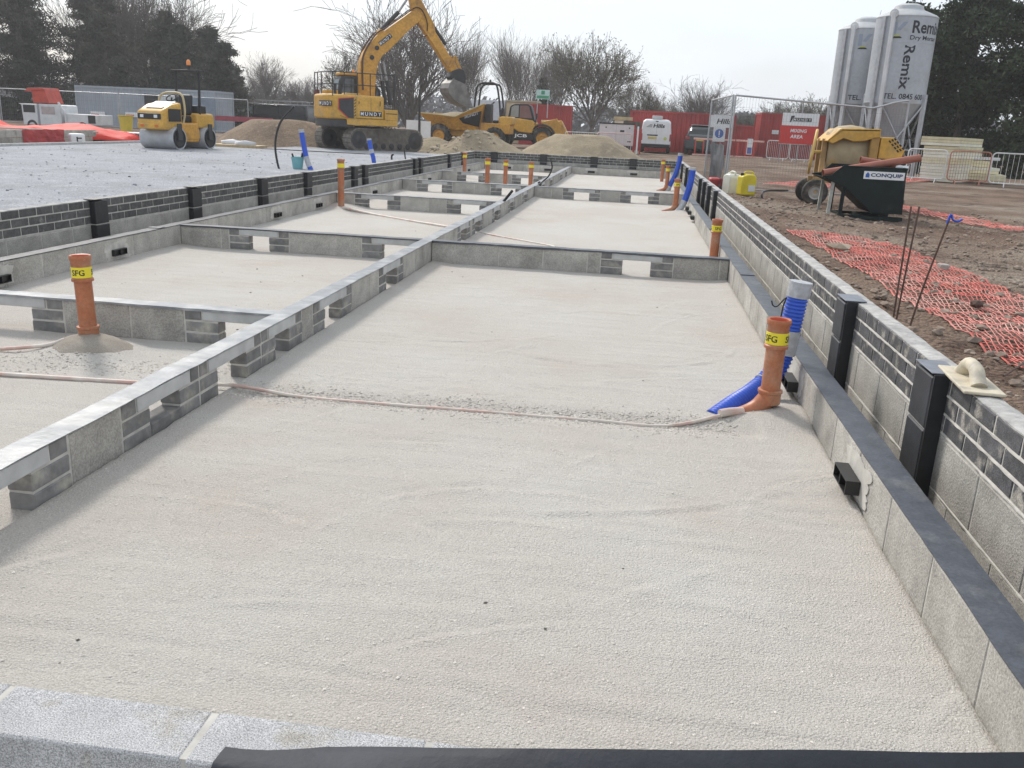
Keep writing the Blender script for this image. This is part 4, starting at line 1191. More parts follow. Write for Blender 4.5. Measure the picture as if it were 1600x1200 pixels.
# ------------------------------------------------------------------ telehandler, boom lowered to the right
T_ = thing('telehandler', 'yellow and black telehandler parked behind the sand heap', 'telehandler', (-8.2, 52, G), 0)
mb = MB(); mb.prism([(.74, 1.50), (.80, 1.23), (1.45, .85), (2.19, .80), (2.42, 1.36), (2.2, 1.52), (1.44, 1.60), (.9, 1.62)], -1.1, .2); mb.build('side_body', M_yel, T_, bevel=.07, seg=3)
mb = MB(); mb.prism([(.5, .95), (.96, 1.05), (1.45, .82), (2.26, .80), (2.3, .43), (.6, .38)], -1.12, 1.1); mb.build('lower_panel', M_ink, T_, bevel=.03)
lettering(T_, 'JCB', (1.20, -1.126, .54), (1, 0, 0), (0, 0, 1), .74, .22, M_white, .03)
mb = MB(); cabp = [(.80, 1.60), (.90, 2.2), (1.02, 2.32), (1.2, 2.37), (1.9, 2.37), (2.08, 2.28), (2.30, 1.58), (2.38, 1.40), (1.5, 1.3)]
mb.prism(cabp, -1.05, -.15); cab = mb.build('cab', M_ink, T_, bevel=.05)
mb = MB(); mb.prism([(.95, 1.66), (1.0, 2.18), (1.12, 2.27), (1.40, 2.28), (1.40, 1.66)], -1.062, -1.052); mb.build('rear_window', mat('cab_glass', (.30, .30, .27), .1, var=.1), cab)
mb = MB(); mb.prism([(1.46, 1.62), (1.46, 2.28), (1.88, 2.28), (1.98, 2.22), (2.17, 1.62)], -1.062, -1.052); mb.build('door_window', mat('cab_glass2', (.22, .12, .11), .1, var=.1), cab)
for yy in (-.85, .85): wheel(T_, (2.78, yy, .58), .60, .42, M_yelo, lugs=14)
for yy in (-.85, .85): wheel(T_, (.35, yy, .58), .60, .42, M_yelo, lugs=14)
mb = MB()
for yy in (-.85,):
    P = [(2.78 + .74 * math.cos(a), .60 + .74 * math.sin(a)) for a in [math.pi * (.08 + .84 * k / 10) for k in range(11)]]
    Q = [(2.78 + .66 * math.cos(a), .60 + .66 * math.sin(a)) for a in [math.pi * (.92 - .84 * k / 10) for k in range(11)]]
    mb.prism(P + Q, yy - .24, yy + .24)
mb.build('mudguard', M_ink, T_)
mb = MB(); mb.prism([(2.55, 1.56), (3.45, 1.60), (3.75, 1.55), (4.22, .72), (4.0, .58), (3.45, .76), (3.2, 1.16), (2.6, 1.2)], .05, .5); mb.build('boom', M_yel, T_, bevel=.05)
mb = MB(); mb.prism([(2.6, 1.45), (3.3, 1.62), (3.5, 1.68), (3.6, 1.5), (3.75, 1.62), (4.15, .72), (3.4, .74)], -.45, -.3); mb.build('lift_arm', M_yelo, T_, bevel=.03)
mb = MB(); mb.box(.3, 3.2, -.5, .6, .5, .9); mb.build('chassis', M_dark, T_)
mb = MB(); mb.tube([(2.35, -1.1, 1.3), (2.42, -1.18, 1.75)], .025, 6); mb.obox((2.45, -1.2, 1.75), (.06, .2, .28)); mb.build('mirror', M_ink, T_)

# ------------------------------------------------------------------ roller
RO = thing('road_roller', 'small yellow twin drum roller on the gravel yard', 'roller', (-14.62, 27.6, G + .03), R(-7))
# local frame: +x = right side of machine (towards viewer's right), -y = front (towards camera)
def drum(y):
    mb = MB(); mb.lathe([(.001, -.50), (.10, -.50), (.26, -.46), (.29, -.58), (.345, -.60), (.35, -.59), (.35, .59), (.345, .60), (.29, .58), (.26, .46), (.10, .50), (.001, .50)], 32, (0, y, .35), 'x')
    o = mb.build('drum', mat('drum_steel', (.40, .41, .43), .5, metal=.25, var=.15, scale=5), RO, smooth=35)
    for s in (-1, 1):
        mb = MB(); mb.lathe([(.001, .0), (.10, .0), (.13, -.02), (.275, -.03), (.28, -.06)] if s < 0 else [(.28, .06), (.275, .03), (.13, .02), (.10, 0), (.001, 0)], 20, (s * .56, y, .35), 'x')
        mb.build('hub', M_ink, o, smooth=35)
        mb = MB(); mb.box(s * .55 - .03 + s * .06, s * .55 + .03 + s * .06, y - .1, y + .1, .3, .8); mb.build('fork', M_dark, o, bevel=.02)
drum(-.82); drum(.82)
def hull(name, secs, m, bev=.04):
    mb = MB(); mb.loft(secs); return mb.build(name, m, RO, bevel=bev, seg=3)
def rect(y, hw, z0, z1, c=.0): return [(-hw, y, z0), (hw, y, z0), (hw, y, z1), (-hw, y, z1)]
hull('bonnet', [rect(-1.42, .42, .66, 1.06), rect(-1.36, .46, .62, 1.15), rect(-.9, .48, .62, 1.34), rect(-.45, .48, .62, 1.42)], M_yel, .07)
mb = MB(); mb.add([(-.30, -1.2, 1.232), (.30, -1.2, 1.232), (.36, -.55, 1.425), (-.36, -.55, 1.425)], [(0, 1, 2, 3)]); mb.v = [(v[0], v[1], v[2] + .014) for v in mb.v]; mb.build('bonnet_top', M_offwhite, RO)
mb = MB(); mb.box(-.40, .40, -1.447, -1.40, .90, 1.07); gr = mb.build('grille', M_ink, RO, bevel=.02)
for s in (-.24, .24):
    mb = MB(); mb.box(s - .06, s + .06, -1.458, -1.446, .94, 1.03); mb.build('headlight', mat('headlamp_glass', (.7, .7, .72), .15, var=0), gr, bevel=.015)
mb = MB(); mb.box(-.45, .45, -1.44, -.5, .60, .80); fr = mb.build('front_frame', M_yel, RO, bevel=.05)
for s in (-.25, .25):
    mb = MB(); mb.box(s - .06, s + .06, -1.452, -1.441, .67, .74); mb.build('reflector', mat('orange_lens', (.6, .15, .03), .3, var=0), fr)
mb = MB(); mb.box(.485, .50, -1.15, -.55, .85, 1.22); mb.build('side_grille', M_ink, RO)
mb = MB(); mb.box(-.46, .46, -.45, .42, .22, .82); mb.prism([(-.5, .3), (.45, .3), (.45, .62), (.25, .80), (-.35, .80), (-.5, .6)], -.48, .48, 'x'); mb.build('articulated_frame', M_yelo, RO, bevel=.04)
hull('rear_frame', [rect(.36, .46, .66, 1.12), rect(1.25, .46, .66, 1.12), rect(1.36, .42, .7, 1.0)], M_yel, .06)
mb = MB(); mb.box(-.25, .25, -.02, .42, .78, 1.02); mb.obox((0, .42, 1.36), (.5, .14, .64), -.15, 0, 0); mb.build('seat', M_ink, RO, bevel=.06, seg=3)
mb = MB(); mb.box(-.42, .42, .48, .95, 1.1, 1.36); mb.build('rear_box', M_ink, RO, bevel=.04)
mb = MB(); mb.box(-.38, .38, -.46, -.28, .8, 1.44); mb.build('dash', M_ink, RO, bevel=.06)
mb = MB(); mb.tube([(.18 * math.cos(a), -.25 + .13 * math.sin(a), 1.56 + .1 * math.sin(a)) for a in [k * math.pi / 9 for k in range(18)]], .02, 6, closed=True); mb.cyl((0, -.34, 1.3), (0, -.25, 1.56), .025, 8); mb.build('steering_wheel', M_ink, RO)
mb = MB(); mb.tube(spline([(-.40, -.38, .9), (-.42, -.3, 1.5), (-.3, -.22, 1.68), (0, -.18, 1.72), (.3, -.22, 1.68), (.45, -.3, 1.5), (.47, -.3, 1.1), (.42, -.36, .75)], 4), .035, 8); mb.build('grab_rail', mat('sand_paint', (.50, .40, .22), .5), RO, smooth=50)
mb = MB()
for s in (-.42, .42):
    mb.obox((s, .60, 1.75), (.06, .08, 1.35), -.06, 0, 0)
mb.box(-.5, .5, .45, .70, 2.38, 2.44)
ro = mb.build('roll_bar', M_ink, RO, bevel=.012)
mb = MB(); mb.cyl((.1, .58, 2.44), (.1, .58, 2.58), .05, 10); mb.build('beacon_base', M_ink, ro)
mb = MB(); mb.lathe([(.06, 2.58), (.065, 2.62), (.06, 2.70), (.03, 2.75), (.001, 2.755)], 12, (.1, .58, 0)); mb.build('beacon', mat('amber_lens', (.85, .28, .06), .3, var=0), ro, smooth=50)

# ------------------------------------------------------------------ skip, mixer and their clutter
S_ = thing('tipping_skip', 'dark green tipping skip with white name plate holding brown pipes', 'skip', (3.28, 15.51, ground_z(3.8, 15.7)), 0)
side = [(.07, .84), (1.06, .84), (1.10, .12), (.62, .12), (.16, .50), (-.02, .58), (-.24, .66), (-.10, .68)]
mb = MB()
for y in (0., .95): mb.prism(side, y, y + .02)
pan = [(-.24, .66), (.14, .50), (.62, .12), (1.10, .12), (1.06, .84)]
for a, b in zip(pan, pan[1:]):
    mb.add([(a[0], .02, a[1]), (b[0], .02, b[1]), (b[0], .95, b[1]), (a[0], .95, a[1]), (a[0], .02, a[1] + .012), (b[0] - .0, .02, b[1] + .012), (b[0], .95, b[1] + .012), (a[0], .95, a[1] + .012)], [(0, 1, 2, 3), (7, 6, 5, 4), (0, 4, 5, 1), (3, 2, 6, 7), (0, 3, 7, 4), (1, 5, 6, 2)])
mb.build('tub', M_green, S_)
mb = MB()
for y in (.0, .95):
    mb.tube([(-.24, y + .01, .67), (-.10, y + .01, .69), (.07, y + .01, .85), (1.06, y + .01, .85)], .016, 6)
mb.tube([(1.06, 0, .85), (1.06, .97, .85)], .018, 6); mb.build('rim', M_green, S_)
for y in (.05, .87):
    mb = MB(); mb.obox((-.06, y + .02, .33), (.05, .05, .66), 0, .03, 0); mb.build('leg', mat('pale_worn_paint', (.36, .37, .34), .7, var=.4, scale=9), S_)
    mb = MB(); mb.obox((.13, y + .02, .30), (.055, .05, .60), 0, .02, 0); mb.build('leg', M_green, S_)
mb = MB()
for y in (.02, .88): mb.box(.1, 1.12, y, y + .08, .0, .07)
mb.box(.12, .2, .1, .88, .0, .07); mb.box(.5, .56, .1, .88, .0, .07); mb.build('base_frame', M_green, S_)
mb = MB(); mb.box(.40, 1.04, -.006, -.001, .665, .79); pl = mb.build('name_plate', M_white, S_)
lettering(pl, 'CONQUIP', (.51, -.0085, .695), (1, 0, 0), (0, 0, 1), .50, .068, mat('navy_ink', (.02, .04, .12), .5, var=0), .035)
mb = MB(); mb.prism([(.43, .69), (.49, .69), (.49, .74), (.46, .775), (.43, .74)], -.0085, -.0065); mb.build('emblem', mat('blue_ink', (.03, .12, .4), .5, var=0), pl)
mb = MB(); mb.add([(.0, 0, 0), (.16, 0, 0), (.16, .03, .12), (.0, .03, .12)], [(0, 1, 2, 3)])
gz = ground_z(3.8, 15.7)
def bpipe(label, a, b, r=.055):
    a, b = Vector(a), Vector(b); d = (b - a).normalized()
    t = thing('brown_pipe', label, 'pipe', a, 0, 'brown pipes in the skip')
    mb = MB(); L = (b - a).length
    q = d.to_track_quat('Z', 'Y').to_matrix().to_4x4()
    mb.lathe([(r - .006, 0), (r, 0), (r, L), (r - .006, L), (r - .006, 0)], 18)
    mb.v = [tuple(q @ Vector(v)) for v in mb.v]
    mb.build('tube', mat('brown_plastic', (.33, .115, .075), .5, var=.12, scale=5), t, smooth=40)
bpipe('longest brown pipe sticking far out of the right side of the skip', (3.05, 15.6, gz + .72), (4.62, 15.9, gz + 1.03), .06)
bpipe('brown pipe lying at the back inside the skip', (3.75, 16.2, gz + .95), (4.35, 16.25, gz + .88), .055)
bpipe('short brown pipe down in the left end of the skip', (3.3, 16.0, gz + .74), (4.0, 16.1, gz + .84), .05)
mb = MB()
for k in range(5): mb.ico((4.33 + rnd.uniform(-.06, .06), 15.75 + rnd.uniform(-.05, .05), gz + .87 + rnd.uniform(-.02, .03)), .06, (1, 1, .6), 0, .3)
loose('white_bag', 'crumpled white bag on the rim of the green skip', 'bag', mb, M_offwhite)

X_ = thing('cement_mixer', 'old yellow towable cement mixer behind the green skip', 'mixer', (3.46, 18.24, ground_z(3.9, 18.3)), 0)
for y in (.0, .75): wheel(X_, (.0, y, .24), .245, .17, mat('wheel_grey', (.36, .34, .31), .7, var=.3), n=24)
mb = MB(); mb.cyl((0, -.05, .25), (0, .8, .25), .035, 8); mb.box(-.05, 1.1, .05, .13, .42, .52); mb.box(-.05, 1.1, .62, .70, .42, .52)
mb.box(.04, .13, .1, .18, .3, 1.25); mb.box(.04, .13, .58, .66, .3, 1.25); mb.box(1.0, 1.08, .3, .4, -.05, .5); mb.build('frame', mat('frame_tan', (.42, .27, .12), .7, var=.3), X_)
mb = MB(); prof = [(.30, .10), (.40, .12), (.52, .30), (.555, .52), (.52, .76), (.40, .93), (.30, .95)]
mb.lathe([(r * .92, x) for r, x in prof], 30, (0.05, .38, 1.02), 'x')
mb.v = [(v[0], v[1], v[2]) for v in mb.v]
mb.build('drum', mat('drum_dirty', (.40, .32, .20), .7, var=.2, scale=4, col2=(.46, .31, .09), mix=(.52, .7), mscale=3), X_, smooth=40)
hood = [(.06, 1.22), (.30, 1.44), (1.00, 1.46), (1.02, 1.32), (.9, 1.30), (.75, 1.24), (.55, 1.22), (.35, 1.27), (.16, 1.16)]
mb = MB()
mb.prism(hood, -.22, -.17); mb.prism([(.28, 1.40), (1.01, 1.42), (1.01, 1.47), (.28, 1.45)], -.22, .9); mb.prism([(.05, 1.21), (.09, 1.20), (.31, 1.40), (.28, 1.45)], -.22, .9)
mb.build('hood', M_yel, X_, bevel=.012, seg=1)
mb = MB(); mb.box(.86, 1.02, -.2, .9, .75, 1.40); mb.build('end_plate', mat('brown_yellow', (.36, .21, .06), .7, var=.3), X_, bevel=.02)
mb = MB(); mb.prism([(1.04, 1.32), (1.28, 1.33), (1.50, 1.10), (1.44, .90), (1.03, .93)], -.2, .6); eb = mb.build('engine_box', M_yel, X_, bevel=.02)
mb = MB()
for i in range(3):
    for j in range(4):
        x, z = 1.20 + j * .055 + i * .045, 1.25 - j * .055 + i * .025
        mb.obox((x, -.203, z), (.05, .006, .028), 0, .75, 0)
mb.build('louvre', M_ink, eb)
mb = MB(); cx, cz = -.12, 1.0
mb.tube([(cx + .07 * math.cos(a) + .03 * math.sin(a), .1 + .37 * math.cos(a), cz + .40 * math.sin(a)) for a in [k * math.pi / 12 for k in range(24)]], .028, 8, closed=True)
for k in range(4):
    a = k * math.pi / 2 + .3
    mb.tube([(cx, .1, cz), (cx + .07 * math.cos(a) + .03 * math.sin(a), .1 + .37 * math.cos(a), cz + .40 * math.sin(a))], .018, 6)
mb.cyl((cx, .1, cz), (.1, .2, cz), .03, 8); mb.build('tilt_wheel', mat('wheel_yellow', (.60, .40, .12), .55, var=.2), X_, smooth=50)
mb = MB(); mb.obox((.55, .3, .55), (.9, .5, .06), 0, .1, 0); mb.build('tray', M_mud, X_)

def jerry(label, x, y, m, mcap, rz):
    z = ground_z(x, y)
    t = thing('jerrycan', label, 'jerrycan', (x, y, z), rz, 'jerrycans by the right wall')
    mb = MB(); mb.prism([(-.15, 0), (.15, 0), (.15, .34), (.10, .40), (-.04, .40), (-.15, .36)], -.12, .12); mb.build('body', m, t, bevel=.03, seg=3)
    mb = MB(); mb.tube(spline([(.12, 0, .375), (.11, 0, .43), (.03, 0, .445), (-.05, 0, .435), (-.08, 0, .385)], 4), .018, 8); mb.build('handle', m, t, smooth=50)
    mb = MB(); mb.cyl((-.11, 0, .37), (-.11, 0, .42), .03, 12); mb.build('cap', mcap, t)
    return t
jerry('cloudy white plastic jerrycan standing left of the yellow one', 1.88, 18.5, mat('cloudy_plastic', (.66, .65, .56), .5, var=.1), M_white, R(-65))
jt = jerry('yellow plastic jerrycan standing beside the white one', 2.12, 18.0, mat('yellow_plastic', (.62, .50, .03), .45, var=.12), M_ink, R(20))
mb = MB(); mb.box(-.02, .12, -.128, -.122, .08, .2); mb.build('label', M_offwhite, jt)
mb = MB(); mb.tube(spline([(2.45, 17.8, .16), (2.42, 17.9, .32), (2.6, 18.4, .36), (3.1, 19.2, .34)], 6), .02, 6)
loose('tow_bar', 'thin black bar lying beside the yellow jerrycan', 'bar', mb, M_ink)
mb = MB(); mb.box(-.35, .35, -.25, .25, 0, .22)
loose('red_crate', 'red box with black rim on the ground behind the jerrycans', 'box', mb, mat('red_plastic_box', (.5, .06, .06), .5), bevel=.04, loc=(1.95, 20.6, ground_z(1.95, 20.6)))

# ------------------------------------------------------------------ fences and barriers
def heras(label, a, b, h=2.0, bent=False, z=None, mesh=True, r=.019, feet=True, dv=.06):
    a, b = Vector((a[0], a[1], 0)), Vector((b[0], b[1], 0)); L = (b - a).length
    t = thing('fence_panel', label, 'fence', (a.x, a.y, G + .03 if z is None else z), math.atan2(b.y - a.y, b.x - a.x), 'temporary fence panels')
    mb = MB()
    if bent: top = spline([(0, 0, h), (L * .3, 0, h - .05), (L * .72, 0, h - .12), (L * .8, .02, h - .13), (L * .93, .04, h + .0), (L, .04, h + .04)], 5)
    else: top = [(0, 0, h), (L, 0, h)]
    mb.tube(top, r, 8); mb.tube([(0, 0, .12), (L, 0, .12)], r * .8, 6)
    mb.build('rail', M_galv, t, smooth=50)
    for x in (0, L):
        mb = MB(); mb.tube([(x, 0, .02), (x, .04 if bent and x else 0, h + (.05 if bent and x else 0))], r * 1.05, 8); mb.build('post', M_galv, t, smooth=50)
        if feet:
            mb = MB(); mb.box(x - .12, x + .12, -.33, .33, -.05, .09); mb.build('foot', M_mud, t, bevel=.02, seg=1)
    if mesh:
        mb = MB(); w = .0012 if dv < .1 else .002
        n = int(L / dv)
        for i in range(1, n):
            x = L * i / n; mb.box(x - w, x + w, -w, w, .12, h - (.12 if bent and x > L * .5 else .02))
        for i in range(1, 8): zz = .12 + (h - .12) * i / 8; mb.box(0, L, -w - .001, w - .001, zz - w, zz + w)
        tag(mb.build('wire_mesh', mat('dull_wire', (.16, .165, .175), .5, metal=.3), t), kind='stuff')
    return t
H1 = heras('fence panel seen nearly edge-on behind the right wall', (1.86, 19.8), (1.68, 23.3), 2.02, z=.16, dv=.055)
heras('fence panel with a bent top rail in front of the silos', (1.9, 19.75), (5.42, 19.95), 2.02, True, z=.16)
mb = MB(); n = 14; vs = []
for j in range(9):
    for i in range(n + 1):
        yy = 19.9 + 3.2 * i / n * (.85 + .02 * j); zz = .22 + .95 * j / 8
        vs.append((1.80 - .04 * i / n + .05 * noise.noise((i * .6, j * .3, 2)), yy, zz - .08 * noise.noise((i * .4, 4, 0)) * (j / 8)))
fs = [(j * (n + 1) + i, j * (n + 1) + i + 1, (j + 1) * (n + 1) + i + 1, (j + 1) * (n + 1) + i) for j in range(8) for i in range(n)]
mb.add(vs, fs); o = loose('dark_sheet', 'dark sheeting hanging on the edge-on fence panel', 'sheet', mb, mat('dark_sheeting', (.06, .065, .075), .6, var=.5, scale=3))
sm = o.modifiers.new('thick', 'SOLIDIFY'); sm.thickness = .006
def flatsign(name, label, cat, c, rz, w, h, m, parent=None, th=.012):
    mb = MB(); mb.box(-w / 2, w / 2, -th / 2, th / 2, 0, h)
    o = mb.build(name, m, None, loc=c, rz=rz); return tag(o, label, cat)
# signs tied to the edge-on panel (facing the camera side)
s1 = flatsign('site_sign', 'white name sign on the edge-on fence panel', 'sign', (2.05, 24.2, 1.55), R(-4), .58, .3, M_white)
lettering(s1, 'Hills', (-.13, -.008, .09), (1, 0, 0), (0, 0, 1), .36, .13, M_ink, .03, shear=.25)
s2 = flatsign('safety_sign', 'small sign with a blue disc on the edge-on fence panel', 'sign', (1.98, 23.8, 1.2), R(-4), .3, .36, M_white)
mb = MB(); mb.cyl((0, -.0065, .2), (0, -.0095, .2), .11, 20); dsk = mb.build('blue_disc', mat('sign_blue', (.04, .12, .45), .5, var=0), s2)
mb = MB(); mb.box(-.015, .015, -.012, -.0097, .16, .27); mb.box(-.015, .015, -.012, -.0097, .12, .145); mb.build('exclamation_mark', M_white, dsk)

def barrier(label, a, b, m, h=1.0, nb=15, z=G, feet=True):
    a, b = Vector((a[0], a[1], 0)), Vector((b[0], b[1], 0)); L = (b - a).length
    t = thing('crowd_barrier', label, 'barrier', (a.x, a.y, z), math.atan2(b.y - a.y, b.x - a.x), 'crowd barriers')
    c = .12; z0 = .12
    P = []
    for (cx, cz, a0) in ((L - c, z0 + c, -90), (L - c, h - c, 0), (c, h - c, 90), (c, z0 + c, 180)):
        for k in range(5):
            q = R(a0 + k * 22.5); P.append((cx + c * math.cos(q), 0, cz + c * math.sin(q)))
    mb = MB(); mb.tube(P, .021, 8, closed=True); mb.build('frame', m, t, smooth=50)
    bar = MB(); bar.cyl((0, 0, z0), (0, 0, h), .007, 6); bm_ = bar.mesh('bar', m)
    for k in range(1, nb): inst('bar', bm_, t, (L * k / nb, 0, 0))
    if feet:
        for x in (L * .2, L * .8):
            mb = MB(); mb.tube([(x, 0, z0 + .02), (x + .02, -.30, 0)], .016, 6); mb.tube([(x, 0, z0 + .02), (x - .02, .30, 0)], .016, 6); mb.build('foot', m, t)
    return t
M_bwhite = mat('barrier_white', (.68, .68, .67), .5, var=.15, scale=6)
M_borange = mat('barrier_rust', (.40, .17, .12), .6, var=.25, scale=6)
barrier('white crowd barrier in front of the tall insulation stack', (9.25, 33.2), (10.35, 32.6), M_bwhite, 1.08)
barrier('rusty red crowd barrier between the two white ones', (10.42, 32.5), (11.6, 32.15), M_borange, 1.08)
barrier('white crowd barrier cut by the right edge of the photo', (11.55, 31.9), (13.7, 31.0), M_bwhite, 1.08)
barrier('white crowd barrier left of the mixing sign, before the red cabin', (6.95, 51.6), (8.05, 51.2), M_bwhite, 1.05, 12)
barrier('white crowd barrier right below the mixing sign', (8.1, 51.1), (9.1, 50.6), M_bwhite, 1.05, 12)
barrier('white crowd barrier behind the sand heap, left of the van', (-4.1, 50.5), (-2.3, 50.6), M_bwhite, 1.0, 14)
barrier('pink crowd barrier in front of the white generator', (-2.25, 49.3), (-.45, 48.6), mat('barrier_pink', (.62, .42, .40), .5), 1.05, 14)
for (lab, xs_) in (('red plastic barrier rail along the red containers, left length', (3.0, 5.3)), ('red plastic barrier rail along the red containers, right length', (5.35, 6.9))):
    t = thing('plastic_barrier', lab, 'barrier', (xs_[0], 52.6, G), 0, 'red plastic barriers')
    L = xs_[1] - xs_[0]
    mb = MB(); mb.box(0, L, -.03, .03, .90, 1.0); mb.box(0, L, -.03, .03, .05, .12); mb.build('rail', mat('rail_pink', (.72, .42, .36), .5), t, bevel=.02)
    for k in range(int(L / .45)):
        mb = MB(); mb.box(.1 + k * .45, .16 + k * .45, -.02, .02, .12, .9); mb.build('upright', mat('barrier_red', (.55, .06, .05), .5), t)
t = flatsign('safety_notice', 'narrow white and blue notice tied to the red barrier', 'sign', (6.1, 52.4, .35), R(2), .3, .85, M_white)
mb = MB(); mb.box(-.12, .12, -.0095, -.0065, .04, .38); mb.build('blue_panel', mat('sign_blue2', (.10, .14, .38), .5), t)

# the mixing area board
B_ = thing('site_board', 'white and red board reading mixing area', 'sign', (7.78, 47.1, G), R(-2))
mb = MB(); mb.box(-.90, .86, -.02, .02, .95, 1.82); mb.build('red_panel', M_red, B_)
mb = MB(); mb.box(-.86, .88, -.022, .018, 1.822, 2.42); up = mb.build('white_panel', M_white, B_)
lettering(B_, 'MIXING', (-.42, -.023, 1.50), (1, 0, 0), (0, 0, 1), .78, .17, M_white, .03, shear=.12)
lettering(B_, 'AREA', (-.40, -.023, 1.22), (1, 0, 0), (0, 0, 1), .62, .17, M_white, .03, shear=.12)
mundy(up, (-.36, -.0245, 2.03), (1, 0, 0), (0, 0, 1), .90, .17, (0, -1, 0))
mb = MB(); mb.prism([(-.50, 1.98), (-.44, 1.98), (-.36, 2.20), (-.30, 2.22), (-.30, 2.30), (-.46, 2.28)], -.0255, -.0235); mb.build('digger_emblem', M_ink, up)
mb = MB(); mb.cyl((.05, .05, 0), (.05, .05, 3.1), .03, 8); mb.cyl((-.8, .05, 0), (-.8, .05, 2.3), .025, 8); mb.build('post', M_galv, B_)
# white boards on a post by the excavator
t = thing('site_board', 'two blank white boards on a dark post before the dumper', 'sign', (-10.05, 41.17, G), 0)
mb = MB(); mb.box(-.62, -.06, -.02, .02, .48, 1.24); mb.build('board', M_white, t); mb = MB(); mb.box(.05, .52, -.015, .025, .48, 1.22); mb.build('board', M_white, t)
mb = MB(); mb.box(-.05, .04, -.05, .03, 0, 2.6); mb.build('post', M_dark, t)
# left: fences, container
for i, (a, b) in enumerate((((-26.5, 50.5), (-23.1, 52)), ((-30, 50.0), (-26.6, 50.4)), ((-33.6, 49.7), (-30.1, 50)), ((-37.2, 49.5), (-33.7, 49.7)), ((-40.8, 49.4), (-37.3, 49.5)))):
    heras(['fence panel with rounded end by the black van', 'fence panel in front of the grey container doorway', 'fence panel in front of the grey container, left half', 'fence panel behind the white flatbed cab', 'leftmost fence panel under the dark conifers'][i], a, b, 1.95, z=.1, dv=.12, r=.024, feet=False)

def container(name, label, cat, loc, rz, L, W, H, m, pitch=.28, dep=.035, group=None, door=None):
    """corrugated steel box; front long side is local y=0, running along +x"""
    t = thing(name, label, cat, loc, rz, group)
    def corr(a, b, fixed, axis, outn):
        n = max(2, int((b - a) / pitch)); p = (b - a) / n; pts = []
        for i in range(n):
            s = a + i * p
            pts += [(s, 0), (s + p * .3, 0), (s + p * .45, dep), (s + p * .85, dep)]
        pts.append((b, 0))
        mb = MB()
        for k, (s, d) in enumerate(pts):
            v = fixed + d * outn
            for z in (.12, H - .1): mb.v.append((s, v, z) if axis == 'x' else (v, s, z))
        for k in range(len(pts) - 1): mb.f.append((2 * k, 2 * k + 2, 2 * k + 3, 2 * k + 1))
        return mb
    corr(.08, L - .08, .03, 'x', 1).build('front_panel', m, t)
    corr(.08, L - .08, W - .03, 'x', -1).build('rear_panel', m, t)
    corr(.08, W - .08, .03, 'y', 1).build('end_panel', m, t)
    corr(.08, W - .08, L - .03, 'y', -1).build('end_panel', m, t)
    mb = MB()
    for x in (0, L - .1):
        for y in (0, W - .1): mb.box(x, x + .1, y, y + .1, 0, H)
    for z in (0, H - .12):
        mb.box(.1, L - .1, 0, .08, z, z + .12); mb.box(.1, L - .1, W - .08, W, z, z + .12); mb.box(0, .08, .1, W - .1, z, z + .12); mb.box(L - .08, L, .1, W - .1, z, z + .12)
    mb.build('frame', m, t)
    mb = MB(); mb.box(.05, L - .05, .05, W - .05, H - .06, H - .02); mb.box(.05, L - .05, .05, W - .05, .1, .14); mb.build('roof', m, t)
    return t
M_greyc = mat('grey_container_paint', (.33, .365, .41), .5, var=.12, scale=.8)
gc = container('shipping_container', 'long pale grey steel container behind the fence on the left', 'container', (-35.0, 53.4, -.05), R(-3), 9.4, 2.4, 2.55, M_greyc)
mb = MB(); mb.box(4.75, 5.7, -.02, -.01, .3, 2.22); d = mb.build('doorway', M_ink, gc); mb = MB(); mb.box(4.68, 4.75, -.05, 0, .2, 2.3); mb.box(5.7, 5.77, -.05, 0, .2, 2.3); mb.box(4.75, 5.7, -.05, 0, 2.22, 2.3); mb.build('door_frame', M_greyc, gc)  # doorway is a flat black panel painting the dark inside
mb = MB(); mb.box(4.85, 5.2, .0, .05, .3, 1.2); 
mb = MB(); mb.box(5.8, 7.9, -.12, -.02, .5, 2.1); o = mb.build('white_shutter', mat('pale_panel', (.58, .62, .62), .6), gc)
mb = MB(); mb.box(8.2, 9.7, -.5, -.42, .3, 2.1); mb.build('open_door', mat('blue_grey_door', (.20, .25, .31), .5), gc)
for (x, z) in ((1.0, .75), (3.4, .8)):
    mb = MB(); mb.box(x, x + 1.0, -.05, -.03, z, z + .28); p_ = mb.build('notice', M_white, gc); mb = MB(); mb.box(x + .05, x + .6, -.056, -.051, z + .05, z + .14); mb.build('red_strip', M_red, p_)
# red containers behind the van and the red site cabins
container('shipping_container', 'bright red corrugated container behind the white van', 'container', (-.75, 60.0, .0), 0, 5.0, 2.4, 2.6, M_redcont)
container('shipping_container', 'red container peeping out behind the telehandler', 'container', (-8.2, 62, .0), R(2), 3.5, 2.4, 2.75, M_redcont)
container('shipping_container', 'smaller red container with a sign between van and cabin', 'container', (4.45, 59.6, -.15), R(1), 1.5, 2.4, 2.7, M_redcont)
container('shipping_container', 'low red container in front of the smaller red one', 'container', (4.9, 57.0, -.1), 0, 1.9, 2.2, 2.05, M_redcont)
cb = container('site_cabin', 'red site cabin with a shuttered window beside the mixing sign', 'cabin', (7.3, 58.5, -.1), R(1), 4.2, 2.6, 2.85, M_redcont, .45, .02)
mb = MB(); mb.box(1.25, 2.9, -.03, .0, 1.05, 2.15); w_ = mb.build('window', mat('window_frame_grey', (.5, .5, .48), .5), cb)
for k in range(2):
    mb = MB(); mb.box(1.33 + k * .78, 2.04 + k * .78, -.04, -.031, 1.13, 2.07); mb.build('pane', M_glass, w_)
mb = MB(); mb.box(.75, 1.15, -.05, -.02, 1.62, 1.86); mb.build('notice', M_white, cb)
for (lab, c, w, h) in (('white notice board on the smaller red container', (4.75, 56.9, 1.95), .9, .55),):
    o = flatsign('notice_board', lab, 'sign', c, 0, w, h, M_offwhite)
